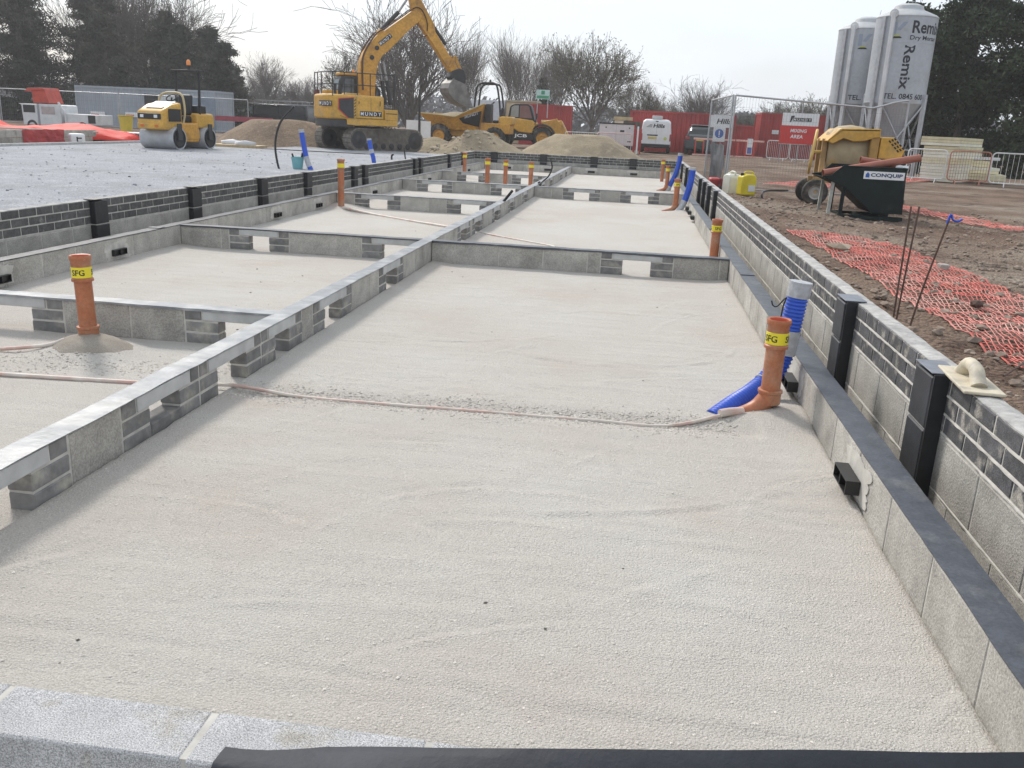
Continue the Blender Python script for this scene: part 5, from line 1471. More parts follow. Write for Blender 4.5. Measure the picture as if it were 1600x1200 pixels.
# generator, cabins behind the telehandler, green sign
t = thing('generator', 'white boxed generator left of the van', 'generator', (-2.22, 50.2, G + .2), R(1))
mb = MB(); mb.box(0, 1.9, 0, 1.1, .2, 1.32); b_ = mb.build('body', mat('pinkish_white', (.62, .57, .57), .5, var=.08), t, bevel=.03)
mb = MB(); mb.box(-.02, 1.92, -.02, 1.12, 1.32, 1.38); mb.build('lid', M_ink, t); mb = MB(); mb.box(1.2, 1.85, -.02, 1.0, 0, .2); mb.box(.05, .6, -.02, 1.0, 0, .2); mb.build('skid', M_ink, t)
mb = MB(); mb.box(.9, .905, -.006, -.001, .22, 1.28); mb.box(1.12, 1.35, -.006, -.001, .92, 1.02); mb.box(1.55, 1.75, -.006, -.001, .4, .46); mb.build('door_line', M_ink, t)
for x in (.35, 1.62): 
    mb = MB(); mb.cyl((x, -.01, 1.14), (x, 0, 1.14), .04, 10); mb.build('lock', M_ink, t)
t = thing('cream_hopper', 'cream box with a flat lid on top of the red frame behind the generator', 'hopper', (-1.5, 52.6, G), 0)
mb = MB(); mb.box(0, .5, 0, .8, 1.3, 1.75); mb.build('body', mat('cream_paint', (.60, .52, .38), .6), t); mb = MB(); mb.box(-.05, 1.0, -.05, .85, 1.76, 1.94); mb.build('lid', mat('tan_lid', (.46, .36, .20), .6), t)
mb = MB(); mb.box(.5, 1.5, .1, .7, 1.3, 1.72); mb.build('machinery', M_mud, t)
for x in (0, .9): 
    mb = MB(); mb.box(x, x + .1, .1, .7, 0, 1.3); mb.build('leg', M_dark, t)
for k, m_ in enumerate((M_redcont, M_white, M_redcont)):
    mb = MB(); mb.box(k * .17, k * .17 + .09, 0, .05, 0, 1.55 - .1 * k)
    loose('marker_post', ['tall red post right beside the generator', 'white post between two red posts by the generator', 'shorter red post between the white post and the van'][k], 'post', mb, m_, loc=(-.35, 50.2, G))
t = thing('site_cabin', 'cream topped site cabin behind the dumper', 'cabin', (-11.9, 63, .0), R(1))
mb = MB(); mb.box(0, 2.5, 0, 2.4, .1, 2.9); mb.build('wall', mat('pale_grey_wall', (.55, .57, .60), .6, var=.08), t, bevel=.03); mb = MB(); mb.box(.2, .5, -.02, 0, 1.9, 2.4); mb.build('window', M_glass, t)
t = thing('site_cabin', 'cream site cabin with flat roof behind the telehandler', 'cabin', (-9.4, 63.4, .0), R(2))
mb = MB(); mb.box(.03, 2.2, 0, 2.4, .1, 2.85); mb.build('wall', mat('cream_wall', (.60, .50, .32), .6, var=.08), t, bevel=.02)
mb = MB(); mb.box(-.02, 2.3, -.1, 2.5, 2.86, 2.98); mb.build('roof', mat('cabin_roof', (.40, .37, .28), .6), t)
o = flatsign('site_sign', 'green and white first aid style sign above the red container', 'sign', (-6.66, 61.8, 3.08), 0, .9, .6, mat('pale_green_sign', (.45, .62, .58), .5))
mb = MB(); mb.box(-.4, .4, -.0095, -.0065, .04, .22); mb.build('green_band', mat('sign_green', (.05, .30, .16), .5), o); mb = MB(); mb.box(-.12, .12, -.0095, -.0065, .3, .54); mb.build('green_square', mat('sign_green', (.05, .30, .16), .5), o)
for x in (-.35, .35):
    mb = MB(); mb.box(x - .03, x + .03, .01, .06, -1.2, .5); mb.build('post', M_galv, o)

# ------------------------------------------------------------------ road vehicles
def vsec(y, w0, w1, w2, z0, z1, z2, c=.12):
    """closed section of a car body: sill w0 at z0, waist w1 at z1, roof w2 at z2"""
    return [(-w0, y, z0), (w0, y, z0), (w1, y, z0 + .18), (w1, y, z1), (w2 + c * .4, y, z2 - c), (w2 - c, y, z2), (-w2 + c, y, z2), (-w2 - c * .4, y, z2 - c), (-w1, y, z1), (-w1, y, z0 + .18)]
V_ = thing('delivery_van', 'white delivery van parked with its back to the site', 'van', (.92, 54.8, G), R(-1))
mb = MB(); mb.loft([vsec(0, .84, .88, .74, .36, 1.05, 1.82), vsec(.12, .86, .895, .76, .3, 1.05, 1.92), vsec(2.4, .86, .895, .76, .3, 1.05, 1.93), vsec(3.1, .86, .89, .66, .3, 1.0, 1.75), vsec(3.6, .84, .86, .6, .3, .95, 1.1), vsec(4.2, .7, .72, .5, .35, .7, .85)])
vb = mb.build('body', M_white, V_, bevel=.05, seg=3)
mb = MB(); mb.box(-.86, .86, -.06, .1, .30, .52); mb.build('bumper', M_ink, V_, bevel=.04)
lettering(V_, 'Hills', (-.20, -.006, 1.44), (1, 0, 0), (0, .02, 1), .66, .22, M_ink, .035, shear=.22)
mb = MB()
for k in range(3): mb.box(-.58 + .08 * k, -.26, -.008, -.004, 1.47 + .06 * k, 1.495 + .06 * k)
mb.build('stripe_emblem', M_ink, V_)
mb = MB(); mb.box(-.52, .10, -.012, -.004, .98, 1.05); mb.build('handle_recess', M_ink, V_)
mb = MB(); mb.box(-.46, .05, -.014, -.004, .80, .92); mb.build('number_plate', mat('plate_yellow', (.62, .48, .10), .5), V_)
mb = MB(); mb.cyl((.55, -.004, .84), (.55, -.010, .84), .10, 12); mb.build('sticker', mat('lime_sticker', (.55, .60, .18), .5), V_)
mb = MB(); mb.box(.012, .02, -.005, -.001, .52, 1.8); mb.build('door_gap', mat('gap_grey', (.2, .2, .2), .6), V_)
for s in (-1, 1):
    mb = MB(); mb.box(s * .84 - .05, s * .84 + .05, -.015, .08, .7, 1.1); mb.build('tail_light', mat('tail_red', (.35, .04, .05), .3), V_, bevel=.02)
    for y in (.75, 3.4): wheel(V_, (s * .78, y, .31), .31, .2, M_steel, 'x', n=20)
mb = MB(); mb.box(-.3, .3, .1, .5, 1.93, 2.12); mb.build('roof_box', M_offwhite, V_, bevel=.03); mb = MB(); mb.box(-.08, .08, -.01, .06, 1.78, 1.83); mb.build('top_lamp', M_ink, V_)
C_ = thing('parked_car', 'black estate car parked right of the white van', 'car', (3.55, 55.5, G), R(-4))
M_carb = mat('black_car_paint', (.012, .016, .016), .18, var=0, spec=.7)
mb = MB(); mb.loft([vsec(0, .82, .88, .80, .32, .85, 1.0), vsec(.1, .86, .92, .62, .25, .9, 1.45), vsec(.5, .86, .92, .62, .25, .92, 1.70), vsec(2.6, .86, .92, .62, .25, .92, 1.70), vsec(3.4, .86, .92, .7, .25, .9, 1.05), vsec(4.5, .75, .8, .6, .3, .7, .85)])
mb.build('body', M_carb, C_, bevel=.05, seg=3)
mb = MB(); mb.add([(-.66, -.03, 1.05), (.66, -.03, 1.05), (.56, .27, 1.58), (-.56, .27, 1.58)], [(0, 1, 2, 3)]); mb.build('rear_window', mat('car_glass', (.10, .12, .12), .05, var=0, spec=.9), C_)
mb = MB(); mb.box(-.62, .62, .35, 2.6, 1.70, 1.72); mb.build('roof_sky_sheen', M_offwhite, C_)  # off-white slab paints the sky's reflection on the dark car roof
for s in (-1, 1):
    mb = MB(); mb.box(s * .74 - .14, s * .74 + .14, -.03, .08, .86, 1.02); mb.build('tail_light', mat('tail_red', (.35, .04, .05), .3), C_, bevel=.02)
    for y in (.8, 3.5): wheel(C_, (s * .80, y, .33), .33, .2, M_steel, 'x', n=20)
mb = MB(); mb.box(-.26, .26, -.02, .0, .80, .92); mb.build('number_plate', mat('plate_yellow', (.62, .48, .10), .5), C_)
K_ = thing('black_van', 'long black van with a roof rack behind the brown spoil heap', 'van', (-33.2, 70, 0), R(-1))
side = [(0, .4), (.02, .85), (.35, 1.05), (1.35, 1.25), (1.75, 1.85), (2.1, 2.02), (7.0, 2.06), (7.1, 1.2), (7.1, .4)]
mb = MB(); mb.prism([(a, b) for a, b in side], 0, 1.9); mb.build('body', mat('navy_black_paint', (.014, .017, .024), .2, var=0, spec=.7), K_, bevel=.08, seg=3)
for i, poly in enumerate(([(1.55, 1.27), (1.9, 1.82), (2.5, 1.86), (2.5, 1.27)], [(2.62, 1.27), (2.62, 1.86), (4.6, 1.88), (4.6, 1.27)], [(4.75, 1.27), (4.75, 1.88), (6.8, 1.88), (6.8, 1.27)])):
    mb = MB(); mb.prism(poly, -.02, .0); mb.build('side_window', M_glass if i else mat('pale_green_glass', (.20, .26, .26), .08, var=0), K_)
mb = MB()
for y in (.2, 1.7): mb.tube([(2.3, y, 2.32), (6.9, y, 2.32)], .04, 6)
for x in (2.6, 3.6, 4.6, 5.6, 6.6): mb.tube([(x, .2, 2.05), (x, .2, 2.32), (x, 1.7, 2.32), (x, 1.7, 2.05)], .03, 6)
mb.build('roof_rack', M_steel, K_); mb = MB(); mb.box(2.1, 6.95, .1, 1.8, 2.06, 2.09); mb.build('roof_sky_sheen', M_offwhite, K_)  # pale slab under the rack paints the reflected sky on the roof
for x in (1.3, 5.7): 
    for y in (.15, 1.75): wheel(K_, (x, y, .35), .35, .22, M_steel, n=18)
# white flatbed with raised red lid
F_ = thing('flatbed_truck', 'small white flatbed truck with a raised red lid on the left', 'truck', (-32.65, 45.0, G), R(1))
mb = MB(); mb.prism([(-.15, 1.16), (.02, 1.1), (.06, .08), (2.25, .12), (2.2, 1.12), (2.1, 1.18), (1.0, 1.18), (1.0, 1.14)], 0, 1.6); mb.build('cab', M_offwhite, F_, bevel=.04)
mb = MB(); mb.box(.12, .78, -.012, -.004, .72, 1.10); mb.build('window_opening', M_ink, F_); mb = MB(); mb.box(1.15, 1.9, -.012, -.004, .66, 1.05); mb.build('window', mat('dull_glass', (.42, .36, .36), .2), F_)
mb = MB(); mb.box(.92, 1.02, -.03, 0, .1, 1.16); mb.build('pillar', mat('grey_trim', (.28, .29, .32), .5), F_)
mb = MB(); mb.tube([(2.15, -.02, 1.3), (2.5, -.02, .75), (2.5, -.02, .2)], .05, 6); mb.build('brace', M_offwhite, F_)
mb = MB(); mb.box(2.4, 4.2, 0, 1.6, .22, .74); mb.build('bed', M_offwhite, F_, bevel=.03); mb = MB(); mb.box(3.75, 4.15, -.02, 0, .3, .7); mb.build('tail_panel', M_ink, F_)
mb = MB(); mb.prism([(.65, 1.22), (1.55, 1.22), (1.35, 1.92), (.6, 1.86), (.62, 1.7)], .1, 1.4); mb.prism([(.2, 1.78), (.45, 1.96), (1.3, 2.0), (1.35, 1.9), (.6, 1.82)], .05, 1.45); mb.build('red_lid', mat('lid_red', (.48, .06, .035), .55, var=.2), F_, bevel=.02)
for x in (.55, 3.4): wheel(F_, (x, .1, .05), .33, .22, M_steel, n=18)

# ------------------------------------------------------------------ the two silos
def silo(label, x, y, r, z0, z1, texts, logo_a, seed):
    t = thing('mortar_silo', label, 'silo', (x, y, G), 0, 'mortar silos')
    M_s = mat('silo_grey', (.40, .425, .46), .45, metal=.1, var=.1, scale=.9, col2=(.36, .34, .31), mix=(.56, .8), mscale=1.6, fine=(.06, 9))
    mb = MB(); mb.lathe([(r, z0), (r, z1)], 64); mb.build('shell', M_s, t, smooth=40)
    for sz in (z0 + .02, z0 + (z1 - z0) * .36, z0 + (z1 - z0) * .7):
        mb = MB(); mb.lathe([(r, sz - .012), (r + .004, sz - .008), (r + .004, sz + .008), (r, sz + .012)], 64); mb.build('weld_seam', M_s, t, smooth=60)
    mb = MB(); mb.lathe([(r, z1 - .001), (r + .015, z1), (r + .012, z1 + .03), (r * .93, z1 + .10), (r * .55, z1 + .27), (r * .5, z1 + .30), (r * .46, z1 + .42), (r * .3, z1 + .5), (.001, z1 + .52)], 48); mb.build('dome', mat('silo_top', (.44, .45, .46), .5, var=.1), t, smooth=30)
    mb = MB(); mb.lathe([(r, z0), (r * .98, z0 - .02), (.22, z0 - 1.5), (.2, z0 - 1.6)], 40); mb.build('hopper', M_s, t, smooth=30)
    for k in range(4):
        a = R(225 + k * 90) + .12
        cx, cy = (r + .05) * math.cos(a), (r + .05) * math.sin(a)
        mb = MB(); mb.obox((cx, cy, (z1 + .08 if k == 0 else z0 + .3) / 2 + .04), (.15, .13, (z1 + .1 if k == 0 else z0 + .3)), 0, 0, a); lg = mb.build('leg', M_offwhite if k == 0 else M_galv, t, bevel=.01, seg=1)
        if k == 0:
            mb = MB(); mb.lathe([(.001, -.03), (.15, -.03), (.15, .03), (.001, .03)], 18, (0, 0, 0), 'y'); mb.v = [(v[0] * math.cos(a + math.pi / 2) - v[1] * math.sin(a + math.pi / 2) + cx, v[0] * math.sin(a + math.pi / 2) + v[1] * math.cos(a + math.pi / 2) + cy, v[2] + z1 + .08) for v in mb.v]; mb.build('lifting_eye', M_offwhite, lg, smooth=30)
            mb = MB(); a2 = a - .34; mb.obox(((r + .03) * math.cos(a2), (r + .03) * math.sin(a2), z1 / 2), (.1, .16, z1), 0, 0, a2); mb.build('side_rib', M_galv, lg)
    mb = MB()
    for k in range(4):
        a, b = R(225 + k * 90) + .12, R(315 + k * 90) + .12
        p, q = Vector(((r + .05) * math.cos(a), (r + .05) * math.sin(a), 0)), Vector(((r + .05) * math.cos(b), (r + .05) * math.sin(b), 0))
        mb.tube([p + Vector((0, 0, .2)), q + Vector((0, 0, z0))], .035, 6); mb.tube([q + Vector((0, 0, .2)), p + Vector((0, 0, z0))], .035, 6); mb.tube([p + Vector((0, 0, 1.0)), q + Vector((0, 0, 1.0))], .03, 6)
    mb.build('brace', M_galv, t)
    rr = r + .006
    for (txt, a0, zz, w, h, vert, bold) in texts:
        if vert: cv = lambda a, b, a0=a0, zz=zz: Vector((rr * math.cos(a0 + b / rr), rr * math.sin(a0 + b / rr), zz - a))
        else: cv = lambda a, b, a0=a0, zz=zz: Vector((rr * math.cos(a0 + a / rr), rr * math.sin(a0 + a / rr), zz + b))
        lettering(t, txt, None, None, None, w, h, mat('navy_black_ink', (.015, .018, .03), .5, var=0), bold, curve=cv)
    def plate(name, a0, zz, pts, m_, rr=r + .009):
        x0, x1 = min(p[0] for p in pts), max(p[0] for p in pts); n_ = 8; mb = MB(); lo, hi = [], []
        def cut(x):
            zs = []
            for k_ in range(len(pts)):
                p, q_ = pts[k_], pts[(k_ + 1) % len(pts)]
                if min(p[0], q_[0]) - 1e-6 <= x <= max(p[0], q_[0]) + 1e-6:
                    if abs(p[0] - q_[0]) < 1e-6: zs += [p[1], q_[1]]
                    else: zs.append(p[1] + (q_[1] - p[1]) * (x - p[0]) / (q_[0] - p[0]))
            return min(zs), max(zs)
        for k_ in range(n_ + 1):
            x = x0 + (x1 - x0) * k_ / n_; c = cut(x)
            for z in c: mb.v.append((rr * math.cos(a0 + x / rr), rr * math.sin(a0 + x / rr), zz + z))
        mb.f = [(2 * k_, 2 * k_ + 2, 2 * k_ + 3, 2 * k_ + 1) for k_ in range(n_)]
        return mb.build(name, m_, t)
    pb = mat('pale_blue_print', (.28, .32, .40), .5, var=0)
    plate('emblem', logo_a, z1 - .62, [(0, 0), (.14, 0), (.14, .42), (0, .42)], pb); plate('emblem', logo_a, z1 - .62, [(.15, .16), (.34, .42), (.5, .42), (.28, .14)], pb)
    plate('emblem_bar', logo_a, z1 - .74, [(0, 0), (.36, 0), (.30, .06), (.06, .06)], M_ink); plate('emblem_bar', logo_a, z1 - .68, [(.06, .002), (.30, .002), (.25, .05), (.10, .05)], mat('lime_print', (.45, .48, .10), .5, var=0))
    return t
silo('nearer pale grey mortar silo with large dark lettering', 9.22, 36.0, 1.05, 2.62, 5.55,
     [('Remix', R(268), 4.98, 1.30, .42, False, .022), ('Dry Mortar', R(266), 4.72, 1.15, .19, False, .014), ('Remix', R(259), 4.58, 1.50, .36, True, .022), ('TEL. 0845 600', R(233), 2.76, 1.50, .19, False, .016)], R(232), 1)
silo('farther pale grey mortar silo half hidden on the left', 8.42, 38.4, 1.05, 2.62, 5.35,
     [('TEL. 01', R(238), 2.76, .80, .19, False, .016)], R(243), 2)

# ------------------------------------------------------------------ insulation packs
def pack(label, x, y, z, w, d, h, rz=0, n=2, m=None):
    t = thing('insulation_pack', label, 'insulation', (x, y, z), rz, 'insulation board packs')
    for k in range(n):
        mb = MB(); j = rnd.uniform(-.02, .02); mb.box(j, w + j, 0, d, h * k / n + .002, h * (k + 1) / n - .004); mb.build('board', m or (M_insul if rnd.random() < .5 else M_insulf), t, bevel=.008, seg=1)
    return t
names = ['bottom pack of the tall insulation stack', 'second pack up in the tall insulation stack', 'third pack up in the tall insulation stack', 'fourth pack up in the tall insulation stack', 'topmost overhanging pack of the tall insulation stack']
for k in range(5):
    pack(names[k], 9.85 + (.0 if k < 4 else -.12), 33.6 + .02 * k, G + .02 + .30 * k, 1.2 + (.1 if k == 4 else 0), 2.4, .295, R(-38 + k * .5), 3)
names = ['lowest pack of the low insulation stack', 'middle pack of the low insulation stack', 'upper pack of the low insulation stack']
for k in range(3): pack(names[k], 11.25 - .05 * k, 33.9 + .1 * k, G + .12 + .22 * k, 1.5 - .15 * k, 1.2, .21, R(-12 + 4 * k), 2)
pack('broken white board tossed on the low insulation stack', 11.2, 34.0, G + .80, .9, .8, .07, R(14), 1, M_offwhite)
pack('small white offcuts on the right of the low stack', 12.0, 34.2, G + .80, .6, .7, .10, R(-20), 1, M_offwhite)

# ------------------------------------------------------------------ left yard clutter
def tarp(label, cx, cy, rx, ry, h, seed, rz=0.):
    n, m_ = 26, 20; vs = []
    for j in range(m_ + 1):
        for i in range(n + 1):
            u, v = i / n * 2 - 1, j / m_ * 2 - 1
            k = max(0., 1 - (u * u) ** 1.2) * max(0., 1 - (v * v) ** 1.2)
            z = h * k ** .6 * (.75 + .6 * fbm(u * 1.6, v * 1.6, seed)) + .10 * abs(fbm(u * 4, v * 4, seed + 3))
            x, y = rot2(u * rx * (1 + .18 * fbm(u, v * 3, seed + 5)), v * ry, rz)
            vs.append((cx + x, cy + y, G + .08 + max(0, z)))
    mb = MB(); mb.add(vs, [(j * (n + 1) + i, j * (n + 1) + i + 1, (j + 1) * (n + 1) + i + 1, (j + 1) * (n + 1) + i) for j in range(m_) for i in range(n)])
    o = loose('red_tarpaulin', label, 'tarpaulin', mb, M_tarp); o['group'] = 'red tarpaulins'
    o.data.set_sharp_from_angle(angle=R(25))
    s = o.modifiers.new('thick', 'SOLIDIFY'); s.thickness = .01
    return o
tarp('large crumpled red tarpaulin beside the white boards', -20.4, 30.6, 2.3, 1.3, .55, 3, .3)
tarp('smaller peaked red tarpaulin at the left edge', -21.9, 28.8, 1.8, 1.1, .62, 9, .1)
for k in range(3):
    mb = MB(); a = Vector((-22.0 + k * .3, 27.0 + .3 * k, .42 + .05 * k)); mb.tube([a, a + Vector((3.2, .9 + .2 * k, -.02))], .03, 6)
    loose('long_pipe', ['nearest long thin pink pipe lying across the tarpaulins', 'middle long thin pink pipe lying across the tarpaulins', 'farthest long thin pink pipe lying across the tarpaulins'][k], 'pipe', mb, M_pink)
bw = thing('block_wall', 'low block wall at the left edge with red sheet hanging over it', 'wall', (-18.4, 22.5, 0))
for k in range(14):
    place('block', bw, .44, .1, .215, M_block, k * .45 + .2, 0, G + .11, 'y'); place('block', bw, .44, .1, .215, M_block, k * .45 + .42, 0, G + .335, 'y')
n = 16; vs = []
for j in range(7):
    for i in range(n + 1):
        vs.append((-18.33 + .04 * noise.noise((i * .5, j * .4, 3)) + .012 * j * 0, 25.2 + 2.0 * i / n, G + .46 - .40 * j / 6 + .03 * noise.noise((i * .4, 0, 0))))
mb = MB(); mb.add(vs, [(j * (n + 1) + i, j * (n + 1) + i + 1, (j + 1) * (n + 1) + i + 1, (j + 1) * (n + 1) + i) for j in range(6) for i in range(n)])
o = loose('red_sheet', 'dark red sheet hanging over the low left wall', 'tarpaulin', mb, mat('red_sheet', (.42, .04, .045), .5, var=.2)); o.modifiers.new('thick', 'SOLIDIFY').thickness = .008
kb = thing('kerb', 'pale concrete kerb edging the gravel yard on the left', 'kerb', (-17.55, 18, G))
for k in range(15):
    mb = MB(); mb.box(-.06, .06, k * .915, k * .915 + .905, -.02, .12); mb.build('kerb_stone', M_lintel, kb, bevel=.01, seg=1)
for k, (x, y, z, rz) in enumerate(((-20.0, 32.6, .36, .3), (-19.6, 32.2, .42, .22))):
    mb = MB(); mb.box(-1.1, 1.1, -.5, .5, 0, .03)
    loose('white_board', ['lower white board lying behind the kerb', 'upper white board lying behind the kerb'][k], 'board', mb, M_white, loc=(x, y, z), rz=rz)
mb = MB(); mb.box(-.9, .9, -.4, .4, 0, .22); loose('timber_stack', 'low stack of dull timber under the white boards', 'timber', mb, M_mud, loc=(-19.8, 32.4, G), rz=.25, bevel=.02)
t = thing('white_drum', 'white plastic container with dark mark at the kerb', 'container', (-17.9, 27.2, G), R(50))
mb = MB(); mb.box(-.22, .22, -.17, .17, 0, .36); mb.build('body', M_white, t, bevel=.06, seg=3); mb = MB(); mb.box(-.06, .1, -.176, -.171, .08, .12); mb.box(-.06, -.02, -.176, -.171, .12, .26); mb.box(-.02, .10, -.176, -.171, .20, .24); mb.build('mark', M_ink, t)
t = thing('yellow_bin', 'yellow plastic bin in front of the grey container', 'bin', (-26.8, 45.1, G), 0)
mb = MB(); mb.lathe([(.001, 0), (.28, 0), (.36, .74), (.40, .76), (.40, .80), (.35, .80), (.34, .76), (.27, .04), (.001, .03)], 20); mb.build('body', mat('bin_yellow', (.66, .50, .05), .5, var=.1), t, smooth=40)
t = thing('bucket', 'teal bucket with tools on the gravel beside the blue duct', 'bucket', (-7.85, 20.3, yard_z(-7.85, 20.3)), 0)
mb = MB(); mb.lathe([(.001, 0), (.11, 0), (.145, .25), (.155, .255), (.155, .27), (.14, .268), (.105, .02), (.001, .02)], 20); mb.build('body', M_teal, t, smooth=40)
mb = MB(); mb.cyl((-.05, 0, .1), (-.13, 0, .34), .022, 8); mb.cyl((.06, .03, .1), (.12, .03, .37), .03, 8); mb.build('tool', M_ink, t)
for k, (x, y) in enumerate(((-14.9, 32.0), (-14.2, 31.6))):
    mb = MB(); mb.ico((0, 0, .09), .34, (1.3, .8, .38), .2, .12)
    loose('cement_bag', ['left pale bag lying on a pallet behind the roller', 'right pale bag lying on a pallet behind the roller'][k], 'bag', mb, M_offwhite, loc=(x, y, G + .06), smooth=80)
mb = MB(); mb.box(-.9, .9, -.5, .5, 0, .1); loose('pallet', 'low grey pallet under the pale bags behind the roller', 'pallet', mb, M_wood, loc=(-14.55, 31.8, G + .0))
mb = MB(); mb.box(0, 3.2, 0, .06, .75, 1.0); loose('red_rail', 'dark red rail between the roller and the black van', 'rail', mb, mat('dull_red', (.28, .05, .07), .5), loc=(-22.3, 46, G))

# ------------------------------------------------------------------ trees
M_bark = mat('bark', (.12, .102, .088), .95, var=.35, scale=3)
M_barkg = mat('grey_bark', (.17, .15, .135), .95, var=.3, scale=2)
def foliage_mat(name, c1, c2, sc):
    m = mat(name, c1, .8, var=.45, scale=sc, col2=c2, mix=(.4, .62), mscale=sc * .35, spec=.25)
    return m
M_pine = foliage_mat('pine_needles', (.04, .045, .034), (.085, .082, .062), 1.2)
M_everg = foliage_mat('evergreen_leaves', (.02, .034, .014), (.045, .062, .028), 1.6)
M_bud = foliage_mat('spring_leaves', (.15, .16, .09), (.22, .22, .15), 1.2)
M_hedge = foliage_mat('hedge_leaves', (.05, .06, .035), (.085, .09, .06), .8)
M_ivy = foliage_mat('ivy_leaves', (.02, .026, .016), (.035, .04, .025), 1.2)

def grow(mb_t, mb_c, p, d, L, r, lev, maxlev, rr, spread, up, kids, minr, leaves=None, gnarl=.12, leafsize=.1, leafn=0, first=1.):
    """one branch as a tapering tube, then its children"""
    n = 4 if lev == 0 else (3 if lev < 3 else 2)
    pts, q, dd = [p.copy()], p.copy(), d.copy()
    for i in range(n):
        dd = (dd + Vector((rr.gauss(0, gnarl), rr.gauss(0, gnarl), rr.gauss(0, gnarl) + up * .12))).normalized()
        q = q + dd * (L / n); pts.append(q.copy())
    rad = [max(minr, r * (1 - .55 * i / n)) for i in range(n + 1)]
    (mb_t if lev == 0 else mb_c).tube(pts, rad, 7 if lev == 0 else (5 if lev == 1 else 3), caps=False)
    if leaves is not None and lev >= maxlev - 1:
        for k in range(leafn):
            c = pts[rr.randrange(len(pts))] + Vector((rr.gauss(0, .14), rr.gauss(0, .14), rr.gauss(0, .14))) * L
            leafquad(leaves, c, leafsize * rr.uniform(.6, 1.3), rr)
    if lev >= maxlev: return
    for k in range(kids[lev]):
        t = rr.uniform(.35 if lev == 0 else .2, 1.0) if k < kids[lev] - 1 else 1.0
        f = t * n; i = min(n - 1, int(f)); base = pts[i].lerp(pts[i + 1], f - i)
        a = rr.random() * 6.283
        side = dd.orthogonal().normalized(); side = Matrix.Rotation(a, 3, dd) @ side
        nd = (dd + side * spread * rr.uniform(.55, 1.25)).normalized()
        grow(mb_t, mb_c, base, nd, L * rr.uniform(.55, .82) * (first if lev == 0 else 1), max(minr, rad[i] * rr.uniform(.5, .72)), lev + 1, maxlev, rr, spread, up, kids, minr, leaves, gnarl, leafsize, leafn)

def leafquad(mb, c, s, rr, asp=.45):
    n = Vector((rr.gauss(0, 1), rr.gauss(0, 1), rr.gauss(0, 1))); n.normalize()
    u = n.orthogonal().normalized(); u = Matrix.Rotation(rr.random() * 6.28, 3, n) @ u; w = n.cross(u)
    mb.add([c - u * s, c - w * s * asp, c + u * s, c + w * s * asp], [(0, 1, 2, 3)])

TREES = {}
def tree_mesh(kind, seed, H, **k):
    key = (kind, seed)
    if key in TREES: return TREES[key]
    rr = random.Random(seed); t, c, lf = MB(), MB(), MB()
    trunkL = H * k.get('trunk', .28)
    nst = k.get('stems', 1)
    for s in range(nst):
        d = Vector((rr.gauss(0, .05 if nst == 1 else .22), rr.gauss(0, .05 if nst == 1 else .22), 1)).normalized()
        grow(t, c, Vector((rr.gauss(0, .12 * (nst > 1)), rr.gauss(0, .12 * (nst > 1)), -.1)), d, trunkL, H * k.get('thick', .022), 0, k.get('lev', 5), rr, k.get('spread', .55), k.get('up', .6), k.get('kids', (6, 4, 4, 3, 3)), k.get('minr', .012), lf if k.get('leafn') else None, k.get('gnarl', .12), k.get('leafsize', .1), k.get('leafn', 0), k.get('first', 1.))
    zmax = max(v[2] for v in c.v)
    sc = H / zmax
    for m in (t, c, lf): m.v = [(v[0] * sc, v[1] * sc, v[2] * sc) for v in m.v]
    TREES[key] = (t.mesh('trunk', k.get('bark', M_bark), 60), c.mesh('branches', k.get('bark', M_bark)), lf.mesh('leaves', k.get('leafmat', M_bud)) if lf.v else None)
    return TREES[key]
def tree(name, label, x, y, H, kind, seed, rz=0, z=0, sx=1., group='bare trees beyond the site', **k):
    tm, cm, lm = tree_mesh(kind, seed, 10., **k)
    t = thing(name, label, 'tree', (x, y, z), rz, group)
    s = H / 10.
    inst('trunk', tm, t, scale=(s * sx, s * sx, s)); inst('crown', cm, t, scale=(s * sx, s * sx, s))
    if lm: inst('foliage', lm, t, scale=(s * sx, s * sx, s))
    return t
bare = dict(lev=5, kids=(9, 5, 4, 3, 3), spread=.5, up=.7, trunk=.24, thick=.016, minr=.010, bark=M_barkg, first=1.5, gnarl=.09)
wide = dict(lev=5, kids=(13, 6, 4, 3, 3), spread=.68, up=.6, trunk=.13, thick=.024, minr=.011, bark=M_bark, first=3.2, gnarl=.07)
thin = dict(lev=5, kids=(9, 5, 4, 3, 2), spread=.42, up=.9, trunk=.42, thick=.012, minr=.010, bark=M_barkg, gnarl=.08)
bud = dict(lev=5, kids=(11, 5, 4, 3, 3), spread=.60, up=.45, trunk=.17, thick=.018, minr=.011, leafn=2, leafsize=.075, leafmat=M_bud, bark=M_bark, first=2.0, gnarl=.09)
tree('bare_tree', 'big spreading bare tree right behind the excavator boom', -19.2, 75, 12.0, 'wide', 3, .4, **wide)
tree('budding_tree', 'small leafed tree behind the excavator cab', -25.3, 78, 7.6, 'bud', 21, 0, **bud)
tree('bare_tree', 'thin bare tree left of the dumper roll bar', -14.6, 78, 9.0, 'thin', 5, 0, **thin)
tree('bare_tree', 'thin bare tree above the dumper roll bar', -12.0, 82, 9.8, 'thin', 6, 1.0, **thin)
tree('bare_tree', 'twin stemmed thin bare tree left of the green sign', -10.2, 80, 10.0, 'thin', 7, 2.0, **thin)
tree('bare_tree', 'thin bare tree right of the green sign', -7.6, 84, 9.8, 'thin', 5, 3.0, **thin)
tree('bare_tree', 'thin pale bare tree between bucket and dumper roll bar', -15.9, 84, 10.2, 'thin', 6, 4.0, **thin)
tree('bare_tree', 'thin bare tree leaning over the cream cabin roof', -11.0, 88, 9.4, 'thin', 7, 5.0, sx=1.2, **thin)
